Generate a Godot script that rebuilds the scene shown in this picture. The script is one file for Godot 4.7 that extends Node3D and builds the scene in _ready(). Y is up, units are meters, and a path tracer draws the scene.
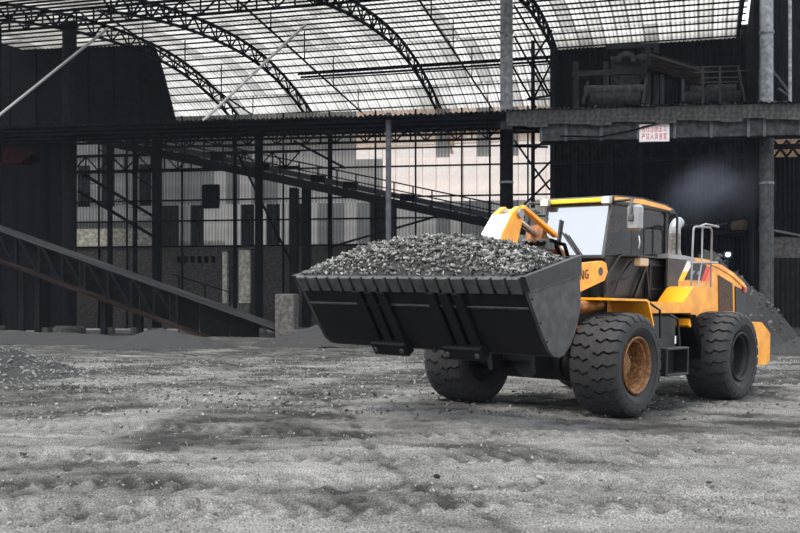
extends Node3D
# A wheel loader carrying a heaped bucket across a coal yard; open sheds and conveyors behind it.
# Camera: level, 1.6 m above the yard, lens shifted up a little.
const FPX := 1050.0
const HY := 308.0
const EYE := 1.6
const SHED_DIST := 60.0

var rng := RandomNumberGenerator.new()
var used := {}
var M := {}
var rocks := []
var noise_a := FastNoiseLite.new()
var noise_b := FastNoiseLite.new()
var noise_c := FastNoiseLite.new()

# ---------------------------------------------------------------- mesh builder
class MB:
	var v := PackedVector3Array()
	var n := PackedVector3Array()
	var c := PackedColorArray()
	var col := Color.WHITE
	var tinted := false

	func tri(a: Vector3, b: Vector3, d: Vector3) -> void:   # counter-clockwise from outside
		var m := (b - a).cross(d - a)
		if m.length_squared() < 1e-16:
			return
		m = m.normalized()
		trin(a, b, d, m, m, m)

	func trin(a: Vector3, b: Vector3, d: Vector3, na: Vector3, nb: Vector3, nd: Vector3) -> void:
		v.append(a); v.append(d); v.append(b)
		n.append(na); n.append(nd); n.append(nb)
		if tinted:
			c.append(col); c.append(col); c.append(col)

	func quad(a: Vector3, b: Vector3, d: Vector3, e: Vector3) -> void:
		tri(a, b, d)
		tri(a, d, e)

	func quadn(a: Vector3, b: Vector3, d: Vector3, e: Vector3, na: Vector3, nb: Vector3, nd: Vector3, ne: Vector3) -> void:
		trin(a, b, d, na, nb, nd)
		trin(a, d, e, na, nd, ne)

	func box(p: Vector3, s: Vector3, ch := 0.0, b := Basis()) -> void:
		var h := s * 0.5
		var k: float = min(ch, min(h.x, min(h.y, h.z)) * 0.9)
		if k <= 0.0:
			for ax in 3:
				for sg in [-1.0, 1.0]:
					var u := Vector3(); var w := Vector3(); var o := Vector3()
					o[ax] = h[ax] * sg
					u[(ax + 1) % 3] = h[(ax + 1) % 3]
					w[(ax + 2) % 3] = h[(ax + 2) % 3] * sg
					quad(p + b * (o - u - w), p + b * (o + u - w), p + b * (o + u + w), p + b * (o - u + w))
			return
		for ax in 3:
			var a1 := (ax + 1) % 3
			var a2 := (ax + 2) % 3
			for sg in [-1.0, 1.0]:
				var u := Vector3(); var w := Vector3(); var o := Vector3()
				o[ax] = h[ax] * sg
				u[a1] = h[a1] - k
				w[a2] = (h[a2] - k) * sg
				quad(p + b * (o - u - w), p + b * (o + u - w), p + b * (o + u + w), p + b * (o - u + w))
			for s1 in [-1.0, 1.0]:
				for s2 in [-1.0, 1.0]:
					var e0 := Vector3(); var e1 := Vector3(); var t := Vector3()
					t[ax] = h[ax] - k
					e0[a1] = h[a1] * s1; e0[a2] = (h[a2] - k) * s2
					e1[a1] = (h[a1] - k) * s1; e1[a2] = h[a2] * s2
					_edge(p, b, e0, e1, t)
		for sx in [-1.0, 1.0]:
			for sy in [-1.0, 1.0]:
				for sz in [-1.0, 1.0]:
					var a := Vector3(h.x * sx, (h.y - k) * sy, (h.z - k) * sz)
					var d := Vector3((h.x - k) * sx, h.y * sy, (h.z - k) * sz)
					var e := Vector3((h.x - k) * sx, (h.y - k) * sy, h.z * sz)
					if sx * sy * sz > 0:
						tri(p + b * a, p + b * d, p + b * e)
					else:
						tri(p + b * a, p + b * e, p + b * d)

	func _edge(p: Vector3, b: Basis, e0: Vector3, e1: Vector3, t: Vector3) -> void:
		var m := (e1 - e0).cross(t)
		if m.dot(e0 + e1) > 0:
			quad(p + b * (e0 - t), p + b * (e1 - t), p + b * (e1 + t), p + b * (e0 + t))
		else:
			quad(p + b * (e0 - t), p + b * (e0 + t), p + b * (e1 + t), p + b * (e1 - t))

	func bar(a: Vector3, d: Vector3, w: float, h: float, ch := 0.0, up := Vector3.UP) -> void:   # a straight bar of rectangular section
		var x := (d - a)
		var ln := x.length()
		if ln < 1e-5:
			return
		x /= ln
		var z := x.cross(up)
		if z.length() < 0.02:
			z = x.cross(Vector3.RIGHT)
		z = z.normalized()
		box((a + d) * 0.5, Vector3(ln, h, w), ch, Basis(x, z.cross(x), z))

	func prism(poly: Array, z0: float, z1: float, xf := Transform3D()) -> void:   # polygon in x,y swept along z
		var p := PackedVector2Array(poly)
		if Geometry2D.is_polygon_clockwise(p):
			p.reverse()
		var lo: float = min(z0, z1)
		var hi: float = max(z0, z1)
		var ix := Geometry2D.triangulate_polygon(p)
		for i in range(0, ix.size(), 3):
			var a := p[ix[i]]; var b := p[ix[i + 1]]; var d := p[ix[i + 2]]
			if (b - a).cross(d - a) < 0:
				var q := b; b = d; d = q
			tri(xf * Vector3(a.x, a.y, hi), xf * Vector3(b.x, b.y, hi), xf * Vector3(d.x, d.y, hi))
			tri(xf * Vector3(a.x, a.y, lo), xf * Vector3(d.x, d.y, lo), xf * Vector3(b.x, b.y, lo))
		for i in p.size():
			var a := p[i]; var b := p[(i + 1) % p.size()]
			quad(xf * Vector3(a.x, a.y, lo), xf * Vector3(b.x, b.y, lo), xf * Vector3(b.x, b.y, hi), xf * Vector3(a.x, a.y, hi))

	func tube(pts: Array, r: float, sides := 8, caps := true, r_end := -1.0) -> void:
		var prev := Vector3()
		var rings := []
		var norms := []
		for i in pts.size():
			var t: Vector3
			if i == 0:
				t = pts[1] - pts[0]
			elif i == pts.size() - 1:
				t = pts[i] - pts[i - 1]
			else:
				t = (pts[i + 1] - pts[i]).normalized() + (pts[i] - pts[i - 1]).normalized()
			t = t.normalized()
			if i == 0:
				prev = t.cross(Vector3.UP)
				if prev.length() < 0.1:
					prev = t.cross(Vector3.RIGHT)
			prev = (prev - t * prev.dot(t)).normalized()
			var w := t.cross(prev)
			var rr := r
			if r_end >= 0.0:
				rr = lerp(r, r_end, float(i) / (pts.size() - 1))
			var ring := []; var nn := []
			for k in sides:
				var an := TAU * k / sides
				var d: Vector3 = prev * cos(an) + w * sin(an)
				ring.append(pts[i] + d * rr)
				nn.append(d)
			rings.append(ring); norms.append(nn)
		for i in pts.size() - 1:
			for k in sides:
				var j := (k + 1) % sides
				quadn(rings[i][k], rings[i][j], rings[i + 1][j], rings[i + 1][k], norms[i][k], norms[i][j], norms[i + 1][j], norms[i + 1][k])
		if caps:
			for k in range(1, sides - 1):
				tri(rings[0][0], rings[0][k + 1], rings[0][k])
				var e := rings.size() - 1
				tri(rings[e][0], rings[e][k], rings[e][k + 1])

	func lathe(prof: Array, segs: int, xf := Transform3D()) -> void:   # prof of (radius, height along own y), listed from bottom outwards to top
		for i in prof.size() - 1:
			var a: Vector2 = prof[i]
			var b: Vector2 = prof[i + 1]
			var t := b - a
			if t.length() < 1e-6:
				continue
			var nr := Vector2(t.y, -t.x).normalized()
			for k in segs:
				var c0 := Vector2(cos(TAU * k / segs), sin(TAU * k / segs))
				var c1 := Vector2(cos(TAU * (k + 1) / segs), sin(TAU * (k + 1) / segs))
				var n0 := (xf.basis * Vector3(nr.x * c0.x, nr.y, nr.x * c0.y)).normalized()
				var n1 := (xf.basis * Vector3(nr.x * c1.x, nr.y, nr.x * c1.y)).normalized()
				var p00 := xf * Vector3(a.x * c0.x, a.y, a.x * c0.y)
				var p01 := xf * Vector3(a.x * c1.x, a.y, a.x * c1.y)
				var p10 := xf * Vector3(b.x * c0.x, b.y, b.x * c0.y)
				var p11 := xf * Vector3(b.x * c1.x, b.y, b.x * c1.y)
				if b.x > 1e-6:
					trin(p00, p10, p11, n0, n0, n1)
				if a.x > 1e-6:
					trin(p00, p11, p01, n0, n1, n1)

	func mesh(mat: Material) -> ArrayMesh:
		var ar := []
		ar.resize(Mesh.ARRAY_MAX)
		ar[Mesh.ARRAY_VERTEX] = v
		ar[Mesh.ARRAY_NORMAL] = n
		if tinted:
			ar[Mesh.ARRAY_COLOR] = c
		var am := ArrayMesh.new()
		am.add_surface_from_arrays(Mesh.PRIMITIVE_TRIANGLES, ar)
		am.surface_set_material(0, mat)
		return am

# ---------------------------------------------------------------- nodes
func numbered(called: String) -> String:
	if not used.has(called):
		used[called] = 0
		return called
	used[called] += 1
	return "%s_%03d" % [called, used[called]]

func tag(o: Node, label: String, category: String, group := "") -> Node:
	o.set_meta("label", label)
	o.set_meta("category", category)
	if group != "":
		o.set_meta("group", group)
	return o

func thing(called: String, label: String, category: String, xf := Transform3D(), group := "") -> Node3D:
	var o := Node3D.new()
	o.name = numbered(called)
	o.transform = xf
	add_child(o)
	tag(o, label, category, group)
	return o

func setting(called: String, label: String, category: String, xf := Transform3D()) -> Node3D:
	var o := thing(called, label, category, xf)
	o.set_meta("kind", "structure")
	return o

func put(called: String, mesh: Mesh, parent: Node, xf := Transform3D(), label := "") -> MeshInstance3D:
	var o := MeshInstance3D.new()
	o.name = called
	o.mesh = mesh
	o.transform = xf
	o.cast_shadow = GeometryInstance3D.SHADOW_CASTING_SETTING_ON
	parent.add_child(o, true)
	if label != "":
		o.set_meta("label", label)
	return o

func part(called: String, mb: MB, mat: Material, parent: Node, label := "") -> MeshInstance3D:
	return put(called, mb.mesh(mat), parent, Transform3D(), label)

func lone(called: String, mb: MB, mat: Material, label: String, category: String, xf := Transform3D(), group := "") -> MeshInstance3D:
	var o := MeshInstance3D.new()
	o.name = numbered(called)
	o.mesh = mb.mesh(mat)
	o.transform = xf
	add_child(o)
	tag(o, label, category, group)
	return o

# a point of the shed's own axes (x along the front, y up, z towards the yard) whose picture lies at px, py when it stands d metres behind the front line
func shed_frame(deg: float) -> Transform3D:
	return Transform3D(Basis(Vector3.UP, -deg_to_rad(deg)), Vector3(0, 0, -SHED_DIST))

func at(px: float, py: float, d: float, deg := 9.0) -> Vector3:
	var a := deg_to_rad(deg)
	var r := (px - 400.0) / FPX
	var s := (r * (SHED_DIST + d * cos(a)) - d * sin(a)) / (cos(a) + r * sin(a))
	var depth := SHED_DIST - s * sin(a) + d * cos(a)
	return Vector3(s, EYE - (py - HY) / FPX * depth, -d)

# ---------------------------------------------------------------- materials
func noise_image(sd: int, freq: float, lo: float, hi: float, size := 512, oct := 4, kind := FastNoiseLite.TYPE_SIMPLEX_SMOOTH, tint := Color.WHITE, tint_lo := Color.WHITE) -> Image:
	var nz := FastNoiseLite.new()
	nz.seed = sd
	nz.noise_type = kind
	nz.frequency = freq
	nz.fractal_octaves = oct
	var im := nz.get_seamless_image(size, size)
	im.convert(Image.FORMAT_L8)
	var data := im.get_data()
	var mn := 255; var mx := 0
	for b in data:
		mn = min(mn, b); mx = max(mx, b)
	var out := PackedByteArray()
	out.resize(size * size * 3)
	var lut := []
	for i in 256:
		var t: float = clamp((i - mn) / float(max(1, mx - mn)), 0.0, 1.0)
		var q: Color = tint_lo.lerp(tint, t) * lerpf(lo, hi, t)
		lut.append([int(clamp(q.r * 255, 0, 255)), int(clamp(q.g * 255, 0, 255)), int(clamp(q.b * 255, 0, 255))])
	for i in data.size():
		var l = lut[data[i]]
		out[i * 3] = l[0]; out[i * 3 + 1] = l[1]; out[i * 3 + 2] = l[2]
	return Image.create_from_data(size, size, false, Image.FORMAT_RGB8, out)

func tex(im: Image) -> ImageTexture:
	return ImageTexture.create_from_image(im)

func mat(called: String, color: Color, rough := 0.8, metal := 0.0, texture: Texture2D = null, scale := 0.5, world := false) -> StandardMaterial3D:
	var m := StandardMaterial3D.new()
	m.albedo_color = color
	m.roughness = rough
	m.metallic = metal
	if rough >= 0.8:          # dry dust hardly shines
		m.metallic_specular = 0.12
	m.cull_mode = BaseMaterial3D.CULL_DISABLED
	if texture:
		m.albedo_texture = texture
		m.uv1_triplanar = true
		m.uv1_world_triplanar = world
		m.uv1_scale = Vector3.ONE * scale
	M[called] = m
	return m

func make_materials() -> void:
	var grime := tex(noise_image(3, 0.012, 0.55, 1.0, 512, 5))
	var soft := tex(noise_image(4, 0.008, 0.8, 1.0, 256, 4))
	var rust := tex(noise_image(5, 0.014, 0.35, 1.0, 512, 5, FastNoiseLite.TYPE_SIMPLEX_SMOOTH, Color(1, 1, 1), Color(0.82, 0.70, 0.60)))
	var dusty := tex(noise_image(6, 0.02, 0.62, 1.0, 512, 5))
	var dirt_yellow := tex(noise_image(7, 0.010, 0.88, 1.0, 512, 5, FastNoiseLite.TYPE_SIMPLEX_SMOOTH, Color(1, 1, 1), Color(0.92, 0.82, 0.72)))
	var streak := noise_image(8, 0.02, 0.45, 1.0, 512, 5)
	streak.resize(512, 48, Image.INTERPOLATE_BILINEAR)
	streak.resize(512, 512, Image.INTERPOLATE_BILINEAR)
	var streaks := tex(streak)
	var pale := noise_image(9, 0.02, 0.78, 1.0, 512, 5)
	pale.resize(512, 48, Image.INTERPOLATE_BILINEAR)
	pale.resize(512, 512, Image.INTERPOLATE_BILINEAR)
	var pale_streaks := tex(pale)
	# loader
	mat("yellow", Color(1.0, 0.70, 0.10), 0.35, 0.0, dirt_yellow, 0.35)
	mat("yellow_band", Color(0.92, 0.80, 0.12), 0.4, 0.0, soft, 1.0)
	mat("worn_yellow", Color(0.78, 0.50, 0.16), 0.55, 0.0, rust, 1.2)
	mat("black_paint", Color(0.075, 0.078, 0.085), 0.55, 0.0, grime, 0.8)
	mat("bucket_steel", Color(0.085, 0.087, 0.095), 0.62, 0.0, grime, 0.5).metallic_specular = 0.3
	mat("bucket_cutter", Color(0.17, 0.17, 0.175), 0.5, 0.3, grime, 0.6)
	mat("bucket_side", Color(0.30, 0.30, 0.305), 0.5, 0.3, grime, 0.6)
	mat("bare_steel", Color(0.40, 0.40, 0.40), 0.48, 0.5, grime, 1.0)
	mat("rubber", Color(0.17, 0.17, 0.175), 0.78, 0.0, dusty, 1.0)
	mat("rubber_dark", Color(0.075, 0.075, 0.08), 0.85, 0.0, dusty, 1.0)
	mat("rim_rust", Color(0.74, 0.54, 0.33), 0.65, 0.1, rust, 2.0)
	mat("rim_dark", Color(0.16, 0.155, 0.15), 0.6, 0.2, grime, 2.0)
	mat("grey_panel", Color(0.25, 0.23, 0.21), 0.5, 0.0, grime, 0.7)
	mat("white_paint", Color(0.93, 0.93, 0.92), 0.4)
	mat("decal_yellow", Color(0.98, 0.80, 0.08), 0.4)
	mat("decal_red", Color(0.78, 0.16, 0.08), 0.4)
	mat("decal_orange", Color(0.92, 0.36, 0.05), 0.4)
	mat("tail_red", Color(0.55, 0.10, 0.12), 0.25)
	mat("mesh_brown", Color(0.42, 0.30, 0.18), 0.7, 0.0, rust, 2.0)
	mat("chrome", Color(0.80, 0.80, 0.80), 0.25, 0.85, soft, 1.0)
	mat("silver", Color(0.60, 0.61, 0.62), 0.38, 0.3, soft, 1.0)
	mat("lamp_glass", Color(0.9, 0.88, 0.8), 0.15)
	mat("lamp_amber", Color(0.70, 0.62, 0.48), 0.3)
	mat("stack_grey", Color(0.50, 0.50, 0.50), 0.45, 0.35, grime, 1.5)
	mat("seat_cloth", Color(0.06, 0.06, 0.065), 0.9)
	mat("person", Color.WHITE, 0.8).vertex_color_use_as_albedo = true
	var shield := mat("windshield", Color(0.66, 0.67, 0.68), 0.06, 0.9)
	shield.transparency = BaseMaterial3D.TRANSPARENCY_ALPHA
	shield.albedo_color.a = 0.9
	var glass := mat("glass", Color(0.10, 0.11, 0.115), 0.04, 0.0)
	glass.transparency = BaseMaterial3D.TRANSPARENCY_ALPHA
	glass.albedo_color.a = 0.5
	glass.metallic_specular = 0.25
	# yard
	var fine := noise_image(11, 0.085, 0.30, 1.0, 1024, 4)
	var ground := mat("ground", Color(0.86, 0.855, 0.845), 0.93, 0.0, tex(fine), 0.45, true)
	ground.vertex_color_use_as_albedo = true
	var heap := mat("heap", Color(0.32, 0.32, 0.32), 0.9, 0.0, tex(noise_image(12, 0.06, 0.35, 1.0, 512, 5)), 0.8, true)
	heap.vertex_color_use_as_albedo = false
	mat("lump_a", Color(0.42, 0.42, 0.415), 0.75, 0.0, dusty, 2.0)
	mat("lump_b", Color(0.30, 0.30, 0.30), 0.7, 0.0, dusty, 2.0)
	mat("lump_c", Color(0.60, 0.60, 0.58), 0.8, 0.0, dusty, 2.0)
	var peb := mat("pebble", Color(0.62, 0.62, 0.61), 0.85)
	peb.vertex_color_use_as_albedo = true
	# shed
	mat("dark_steel", Color(0.12, 0.125, 0.135), 0.8, 0.0, grime, 0.4)
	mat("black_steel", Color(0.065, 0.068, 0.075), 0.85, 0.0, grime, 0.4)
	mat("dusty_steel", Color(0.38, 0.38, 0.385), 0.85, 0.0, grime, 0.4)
	mat("dim_steel", Color(0.30, 0.305, 0.31), 0.85, 0.0, grime, 0.4)
	mat("tan_sack", Color(0.52, 0.45, 0.38), 0.9, 0.0, grime, 0.8)
	mat("grey_steel", Color(0.42, 0.43, 0.45), 0.7, 0.0, grime, 0.35)
	mat("pale_pipe", Color(0.62, 0.64, 0.66), 0.6, 0.0, streaks, 0.3)
	mat("stay_pipe", Color(0.78, 0.78, 0.78), 0.6)
	mat("concrete", Color(0.42, 0.41, 0.40), 0.9, 0.0, grime, 0.5)
	mat("plaster", Color(0.80, 0.79, 0.74), 0.9, 0.0, grime, 0.4)
	mat("dark_wall", Color(0.08, 0.08, 0.088), 0.9, 0.0, streaks, 0.15)
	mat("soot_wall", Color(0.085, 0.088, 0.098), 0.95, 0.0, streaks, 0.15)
	mat("sheet_dark", Color(0.23, 0.235, 0.245), 0.85, 0.0, streaks, 0.25)
	mat("sheet_grey", Color(0.52, 0.53, 0.53), 0.8, 0.0, streaks, 0.2)
	mat("sheet_mid", Color(0.66, 0.66, 0.64), 0.8, 0.0, streaks, 0.2)
	mat("sheet_edge", Color(0.34, 0.34, 0.335), 0.85, 0.0, grime, 0.5)
	mat("sheet_canopy", Color(0.27, 0.28, 0.28), 0.85, 0.0, streaks, 0.3)
	mat("brick", Color(0.33, 0.32, 0.31), 0.95, 0.0, grime, 0.6)
	mat("belt", Color(0.10, 0.10, 0.105), 0.8, 0.0, grime, 0.5)
	mat("belt_dust", Color(0.28, 0.28, 0.29), 0.9, 0.0, grime, 0.5)
	mat("rust_beam", Color(0.23, 0.205, 0.185), 0.85, 0.0, rust, 0.5)
	mat("red_hopper", Color(0.22, 0.085, 0.06), 0.85, 0.0, rust, 0.4)
	mat("panel_grey", Color(0.36, 0.365, 0.37), 0.8, 0.0, grime, 0.3)
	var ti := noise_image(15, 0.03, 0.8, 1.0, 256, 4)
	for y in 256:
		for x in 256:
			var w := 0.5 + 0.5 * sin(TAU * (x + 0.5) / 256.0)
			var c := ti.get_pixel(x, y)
			ti.set_pixel(x, y, c * lerpf(0.70, 1.0, smoothstep(0.15, 0.6, w)))  # darker in the hollows: corrugation shading painted in
	var rib_shade := tex(ti)
	for e in [["roof_light", Color(0.98, 0.97, 0.95), 1.0], ["roof_worn", Color(0.90, 0.89, 0.86), 0.95], ["roof_dusty", Color(0.80, 0.79, 0.76), 0.88], ["wall_cream", Color(1.0, 0.84, 0.69), 1.0], ["wall_haze", Color(0.74, 0.72, 0.69), 0.7], ["wall_shade_grime", Color(0.56, 0.56, 0.56), 0.55]]:
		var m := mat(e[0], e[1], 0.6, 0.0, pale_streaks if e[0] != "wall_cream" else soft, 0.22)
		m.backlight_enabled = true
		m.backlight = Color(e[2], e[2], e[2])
		if e[0].begins_with("roof"):      # shading of the corrugation painted in as stripes
			m.albedo_texture = rib_shade
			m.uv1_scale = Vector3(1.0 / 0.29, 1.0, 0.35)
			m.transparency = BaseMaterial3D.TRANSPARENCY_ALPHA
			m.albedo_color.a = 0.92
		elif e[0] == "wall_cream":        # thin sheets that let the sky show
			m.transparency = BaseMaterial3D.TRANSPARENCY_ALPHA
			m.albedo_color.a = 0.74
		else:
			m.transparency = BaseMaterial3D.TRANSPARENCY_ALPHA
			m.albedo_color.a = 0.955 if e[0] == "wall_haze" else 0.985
			m.albedo_texture = rib_shade  # same painted corrugation shading
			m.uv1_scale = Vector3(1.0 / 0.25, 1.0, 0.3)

# ---------------------------------------------------------------- rocks
func make_rocks() -> void:
	var t := (1.0 + sqrt(5.0)) / 2.0
	var base := [Vector3(-1, t, 0), Vector3(1, t, 0), Vector3(-1, -t, 0), Vector3(1, -t, 0), Vector3(0, -1, t), Vector3(0, 1, t), Vector3(0, -1, -t), Vector3(0, 1, -t), Vector3(t, 0, -1), Vector3(t, 0, 1), Vector3(-t, 0, -1), Vector3(-t, 0, 1)]
	var faces := [[0, 11, 5], [0, 5, 1], [0, 1, 7], [0, 7, 10], [0, 10, 11], [1, 5, 9], [5, 11, 4], [11, 10, 2], [10, 7, 6], [7, 1, 8], [3, 9, 4], [3, 4, 2], [3, 2, 6], [3, 6, 8], [3, 8, 9], [4, 9, 5], [2, 4, 11], [6, 2, 10], [8, 6, 7], [9, 8, 1]]
	for k in 9:
		var mb := MB.new()
		var pts := []
		var sc := Vector3(rng.randf_range(0.8, 1.2), rng.randf_range(0.38, 0.62), rng.randf_range(0.6, 1.0))
		for p in base:
			pts.append(p.normalized() * rng.randf_range(0.68, 1.15) * sc)
		for f in faces:
			mb.tri(pts[f[0]], pts[f[1]], pts[f[2]])
		rocks.append([mb.mesh(M.lump_a), mb.mesh(M.lump_b), mb.mesh(M.lump_c), mb.mesh(M.pebble)])

func spin() -> Basis:
	return Basis.from_euler(Vector3(rng.randf() * TAU, rng.randf() * TAU, rng.randf() * TAU))

func lump(called: String, label: String, where: Vector3, r: float, group: String, xf := Transform3D()) -> void:
	var o := MeshInstance3D.new()
	o.name = numbered(called)
	var kind := 0 if rng.randf() < 0.5 else (1 if rng.randf() < 0.6 else 2)
	o.mesh = rocks[rng.randi() % rocks.size()][kind]
	o.transform = xf * Transform3D(Basis.from_euler(Vector3(rng.randf_range(-0.5, 0.5), rng.randf() * TAU, rng.randf_range(-0.5, 0.5))).scaled_local(Vector3.ONE * r), where)
	add_child(o)
	tag(o, label, "rock", group)

func scatter(called: String, label: String, category: String, places: Array, parent: Node = self) -> MultiMeshInstance3D:   # [position, radius, grey]
	var mm := MultiMesh.new()
	mm.transform_format = MultiMesh.TRANSFORM_3D
	mm.use_colors = true
	mm.mesh = rocks[2][3]
	mm.instance_count = places.size()
	for i in places.size():
		var q = places[i]
		var b := spin().scaled_local(Vector3(rng.randf_range(0.7, 1.5), rng.randf_range(0.4, 0.9), rng.randf_range(0.6, 1.2)) * float(q[1]))
		mm.set_instance_transform(i, Transform3D(b, q[0]))
		var g: float = q[2]
		mm.set_instance_color(i, Color(g, g, g * 0.985))
	var o := MultiMeshInstance3D.new()
	o.name = numbered(called) if parent == self else called
	o.multimesh = mm
	parent.add_child(o, true)
	if parent == self:
		tag(o, label, category)
	o.set_meta("kind", "stuff")
	return o

# ---------------------------------------------------------------- the yard
const LOADER_AT := Vector3(2.2095, 0, -16.8815)
const LOADER_TURN := 0.8656
const LOADER_LEAN := 0.0236
var tracks := []

func loader_frame() -> Transform3D:
	var a := LOADER_TURN
	var fwd := Vector3(-cos(a), 0, sin(a))
	var left := Vector3(sin(a), 0, cos(a))
	var left2 := left * cos(LOADER_LEAN) - Vector3.UP * sin(LOADER_LEAN)
	var up2 := Vector3.UP * cos(LOADER_LEAN) + left * sin(LOADER_LEAN)
	return Transform3D(Basis(fwd, up2, -left2), LOADER_AT)

func make_tracks() -> void:   # wheel ruts: polylines across the yard
	var list := [
		[[-3.2, -22.0], [-1.6, -19.0], [-0.75, -15.5], [-0.35, -12.0], [0.1, -9.6], [0.9, -7.0]],
		[[-14.0, -12.2], [-6.0, -11.3], [0.0, -11.0], [6.0, -11.6], [14.0, -12.4]],
		[[-14.0, -9.0], [-4.0, -9.3], [2.0, -9.5], [9.0, -9.3], [14.0, -9.0]],
		[[-12.0, -16.5], [-5.0, -14.4], [1.0, -13.2], [8.0, -13.0], [14.0, -13.6]],
		[[-10.0, -8.2], [-3.0, -8.1], [3.0, -8.4], [9.0, -8.1]],
		[[5.5, -21.5], [9.0, -17.5], [12.0, -14.5], [16.0, -12.0]],
		[[7.5, -23.0], [11.0, -19.2], [14.0, -16.4], [18.0, -14.0]],
		[[-14.0, -22.0], [-6.0, -20.0], [0.0, -19.4], [4.0, -20.4], [9.0, -24.0]],
	]
	for l in list:
		var pl := []
		for k in l.size() - 1:
			var a := Vector2(l[k][0], l[k][1]); var b := Vector2(l[k + 1][0], l[k + 1][1])
			for j in 6:
				var p0: Vector2 = Vector2(l[max(k - 1, 0)][0], l[max(k - 1, 0)][1])
				var p3: Vector2 = Vector2(l[min(k + 2, l.size() - 1)][0], l[min(k + 2, l.size() - 1)][1])
				pl.append(a.cubic_interpolate(b, p0, p3, j / 6.0))
		pl.append(Vector2(l[-1][0], l[-1][1]))
		tracks.append(pl)

func rut(x: float, z: float) -> Vector2:   # depth and tone of the wheel prints
	var p := Vector2(x, z)
	var out := Vector2.ZERO
	for pl in tracks:
		var run := 0.0
		var best := 9.0; var along := 0.0; var side := 0.0
		for k in pl.size() - 1:
			var a: Vector2 = pl[k]; var b: Vector2 = pl[k + 1]
			var ab := b - a
			var ln := ab.length()
			if abs(p.x - a.x) > 3.2 and abs(p.x - b.x) > 3.2:
				run += ln
				continue
			var t: float = clamp((p - a).dot(ab) / (ln * ln), 0.0, 1.0)
			var q := a + ab * t
			var dd := p.distance_to(q)
			if dd < best:
				best = dd
				along = run + t * ln
				side = (p - q).dot(Vector2(-ab.y, ab.x) / ln)
			run += ln
		if pl == tracks[0]:      # one narrow scrape
			out.x -= 0.02 * smoothstep(0.09, 0.03, best + noise_c.get_noise_2d(x * 5.0, z * 5.0) * 0.04)
			out.y += 0.45 * smoothstep(0.10, 0.03, best)
		elif best < 0.5:
			var edge := smoothstep(0.5, 0.36, best)
			var ph := fposmod(along / 0.24 + abs(side) * 1.6, 1.0)
			var lug := smoothstep(0.1, 0.25, ph) * smoothstep(0.75, 0.6, ph)
			out.x -= edge * (0.010 + 0.036 * lug)
			out.x += 0.02 * smoothstep(0.12, 0.0, abs(best - 0.45))
			out.y += edge * (0.35 * lug - 0.1)
	return out

func lean_at(x: float, z: float) -> float:   # the yard tips gently where the loader stands
	var d := Vector2(x - LOADER_AT.x, z - LOADER_AT.z)
	var a := LOADER_TURN
	var side := d.dot(Vector2(sin(a), cos(a)))
	var dist := Vector2(x - 3.4, z + 18.2).length()
	return -clamp(side, -2.4, 2.4) * tan(LOADER_LEAN) * smoothstep(8.0, 3.6, dist)

func ground_y(x: float, z: float, fine := true) -> float:
	var y := lean_at(x, z)
	var near_loader := smoothstep(1.5, 5.0, Vector2(x - 3.4, z + 18.2).length())
	y += noise_a.get_noise_2d(x * 0.35, z * 0.35) * 0.10 * near_loader
	if fine:
		var pit := noise_c.get_noise_2d(x * 7.0 + 90.0, z * 11.0)
		y -= 0.032 * smoothstep(0.2, 0.36, pit)
		y += noise_b.get_noise_2d(x * 1.6, z * 1.6) * 0.022
		y += noise_c.get_noise_2d(x * 6.0, z * 7.5) * 0.022
		y += absf(noise_c.get_noise_2d(x * 13.0 + 50.0, z * 13.0)) * 0.028
	return y

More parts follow.
